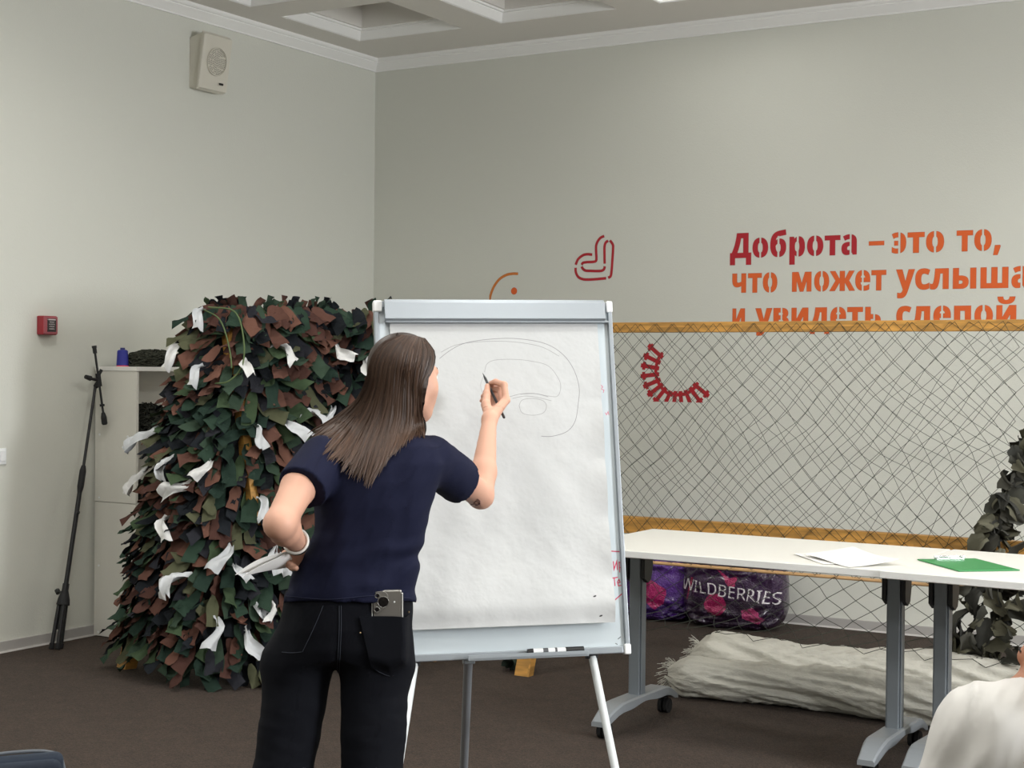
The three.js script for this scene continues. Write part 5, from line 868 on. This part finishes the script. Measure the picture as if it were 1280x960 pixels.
  const shirt = (p) => { let d = st(p); if (d > 0.03) return d; const [u, v] = inView(p); return Math.max(d + 0.006 * noise(u * 0.02, v * 0.012, 2) + 0.013 * Math.abs(noise(u * 0.022 + v * 0.012, v * 0.008, 6)) - 0.004 * Math.exp(-((u - 1219 + (v - 845) * 0.05) ** 2) / 14), -(neck(p) - 0.006)); };
  { const [lo, hi] = bound([sh.l, sh.r, el.l, el.r, hip, wr.l, wr.r, C.clone().addScaledVector(UP, -0.12)], 0.12); worldPart('shirt', surfaceNet(shirt, lo, hi, 0.008), std(0xcdcbc7, 0.85), t); }
  { const c0 = at(1372, 899, D + 0.02), ax = neckAxis(C, c0, Z), g = new THREE.CylinderGeometry(0.069, 0.077, 0.045, 40, 2, true, 0.25, Math.PI * 2 - 0.5), q = new THREE.Quaternion().setFromUnitVectors(V3(0, 1, 0), ax); g.rotateY(Math.atan2(bf.x, bf.z)); g.applyQuaternion(q); worldPart('collar', g.translate(c0.x, c0.y + 0.005, c0.z), std(0xeceae6, 0.8, both), t); }
  const tr = blend([cone(hip.clone().addScaledVector(br, -0.09), kn.l, 0.095, 0.075), cone(kn.l, an.l, 0.072, 0.062), cone(hip.clone().addScaledVector(br, 0.09), kn.r, 0.095, 0.075), cone(kn.r, an.r, 0.072, 0.062), cone(hip.clone().addScaledVector(br, -0.06), hip.clone().addScaledVector(br, 0.06), 0.115, 0.115)], 0.03);
  { const [lo, hi] = bound([hip, kn.l, kn.r, an.l, an.r], 0.2); lo[1] = 0.05; worldPart('trousers', surfaceNet((p) => Math.max(tr(p), 0.07 - p.y), lo, hi, 0.011), std(0x1f2126, 0.85), t); }
  for (const k of ['l', 'r']) { const a = an[k], g = blend([cone(a.clone().addScaledVector(bf, -0.03).setY(0.045), a.clone().addScaledVector(bf, 0.17).setY(0.04), 0.045, 0.04), cone(a.clone().setY(0.05), a.clone().setY(0.1), 0.045, 0.05)], 0.03), [lo, hi] = bound([a.clone().setY(0.05), a.clone().addScaledVector(bf, 0.17).setY(0.05)], 0.1); lo[1] = -0.015; worldPart('shoe', surfaceNet((p) => Math.max(g(p), 0.002 - p.y), lo, hi, 0.009), M.black, t); }
  // the chair he sits on
  const ch = thing('chair', 'dark chair under the seated man in the white shirt', 'chair', hip.clone().setY(0)), cm = new THREE.Matrix4().makeBasis(br, UP, bf.clone().negate()); ch.quaternion.setFromRotationMatrix(cm);
  chairParts(ch, 0.415);
}
function neckAxis(C, c0, Z) { return C.clone().addScaledVector(Z, -0.05).sub(c0).normalize(); }
function chairParts(ch, seatTop, ribs = true) {           // local: x across, -z is the front
  const fab = std(0x1e2a3a, 0.8, { bumpMap: repeat(clothBump, 6), bumpScale: 0.0008 });
  part('seat', new RoundedBoxGeometry(0.46, 0.06, 0.45, 3, 0.025).translate(0, seatTop - 0.03, -0.04), fab, ch);
  const b = part('backrest', new RoundedBoxGeometry(0.44, 0.37, 0.03, 3, 0.014).translate(0, 0.61, 0.235), fab, ch);
  if (ribs) for (let i = 0; i < 9; i++) part('rib', new RoundedBoxGeometry(0.43, 0.036, 0.03, 2, 0.0145).translate(0, 0.445 + i * 0.0405, 0.223), fab, b);
  part('piping', tube([V3(-0.219, 0.44, 0.24), V3(-0.219, 0.775, 0.24), V3(-0.205, 0.792, 0.24), V3(0, 0.794, 0.24), V3(0.205, 0.792, 0.24), V3(0.219, 0.775, 0.24), V3(0.219, 0.44, 0.24)], 0.003, 60, 8), std(0x565b61, 0.7), b);
  for (const s of [-1, 1]) { part('leg', tube([V3(s * 0.225, 0.01, -0.24), V3(s * 0.222, 0.2, -0.235), V3(s * 0.215, seatTop - 0.05, -0.22)], 0.011, 20, 10), M.black, ch); part('leg', tube([V3(s * 0.225, 0.01, 0.27), V3(s * 0.222, 0.25, 0.24), V3(s * 0.2, seatTop, 0.235), V3(s * 0.2, 0.6, 0.252)], 0.011, 30, 10), M.black, ch); part('side_bar', rod(V3(s * 0.217, seatTop - 0.055, -0.22), V3(s * 0.215, seatTop - 0.055, 0.235), 0.009), M.black, ch); }
}
{
  const corner = at(78, 938, 2.6), ch = thing('chair', 'navy ribbed chair back peeking in at the bottom left corner', 'chair');
  const a = 0.5413 + 0.4; ch.rotation.y = a; ch.rotation.y += Math.PI;
  // put the top right corner of the back where the picture shows it
  const off = V3(-0.218, 0, 0.235).applyAxisAngle(UP, a + Math.PI); ch.position.set(corner.x - off.x, corner.y - 0.795, corner.z - off.z); ch.position.y = 0; ch.scale.y = corner.y / 0.796;
  chairParts(ch, 0.43);
}

scene.traverse((o) => { if (o.isMesh) { o.castShadow = true; o.receiveShadow = true; } });
renderer.render(scene, camera);
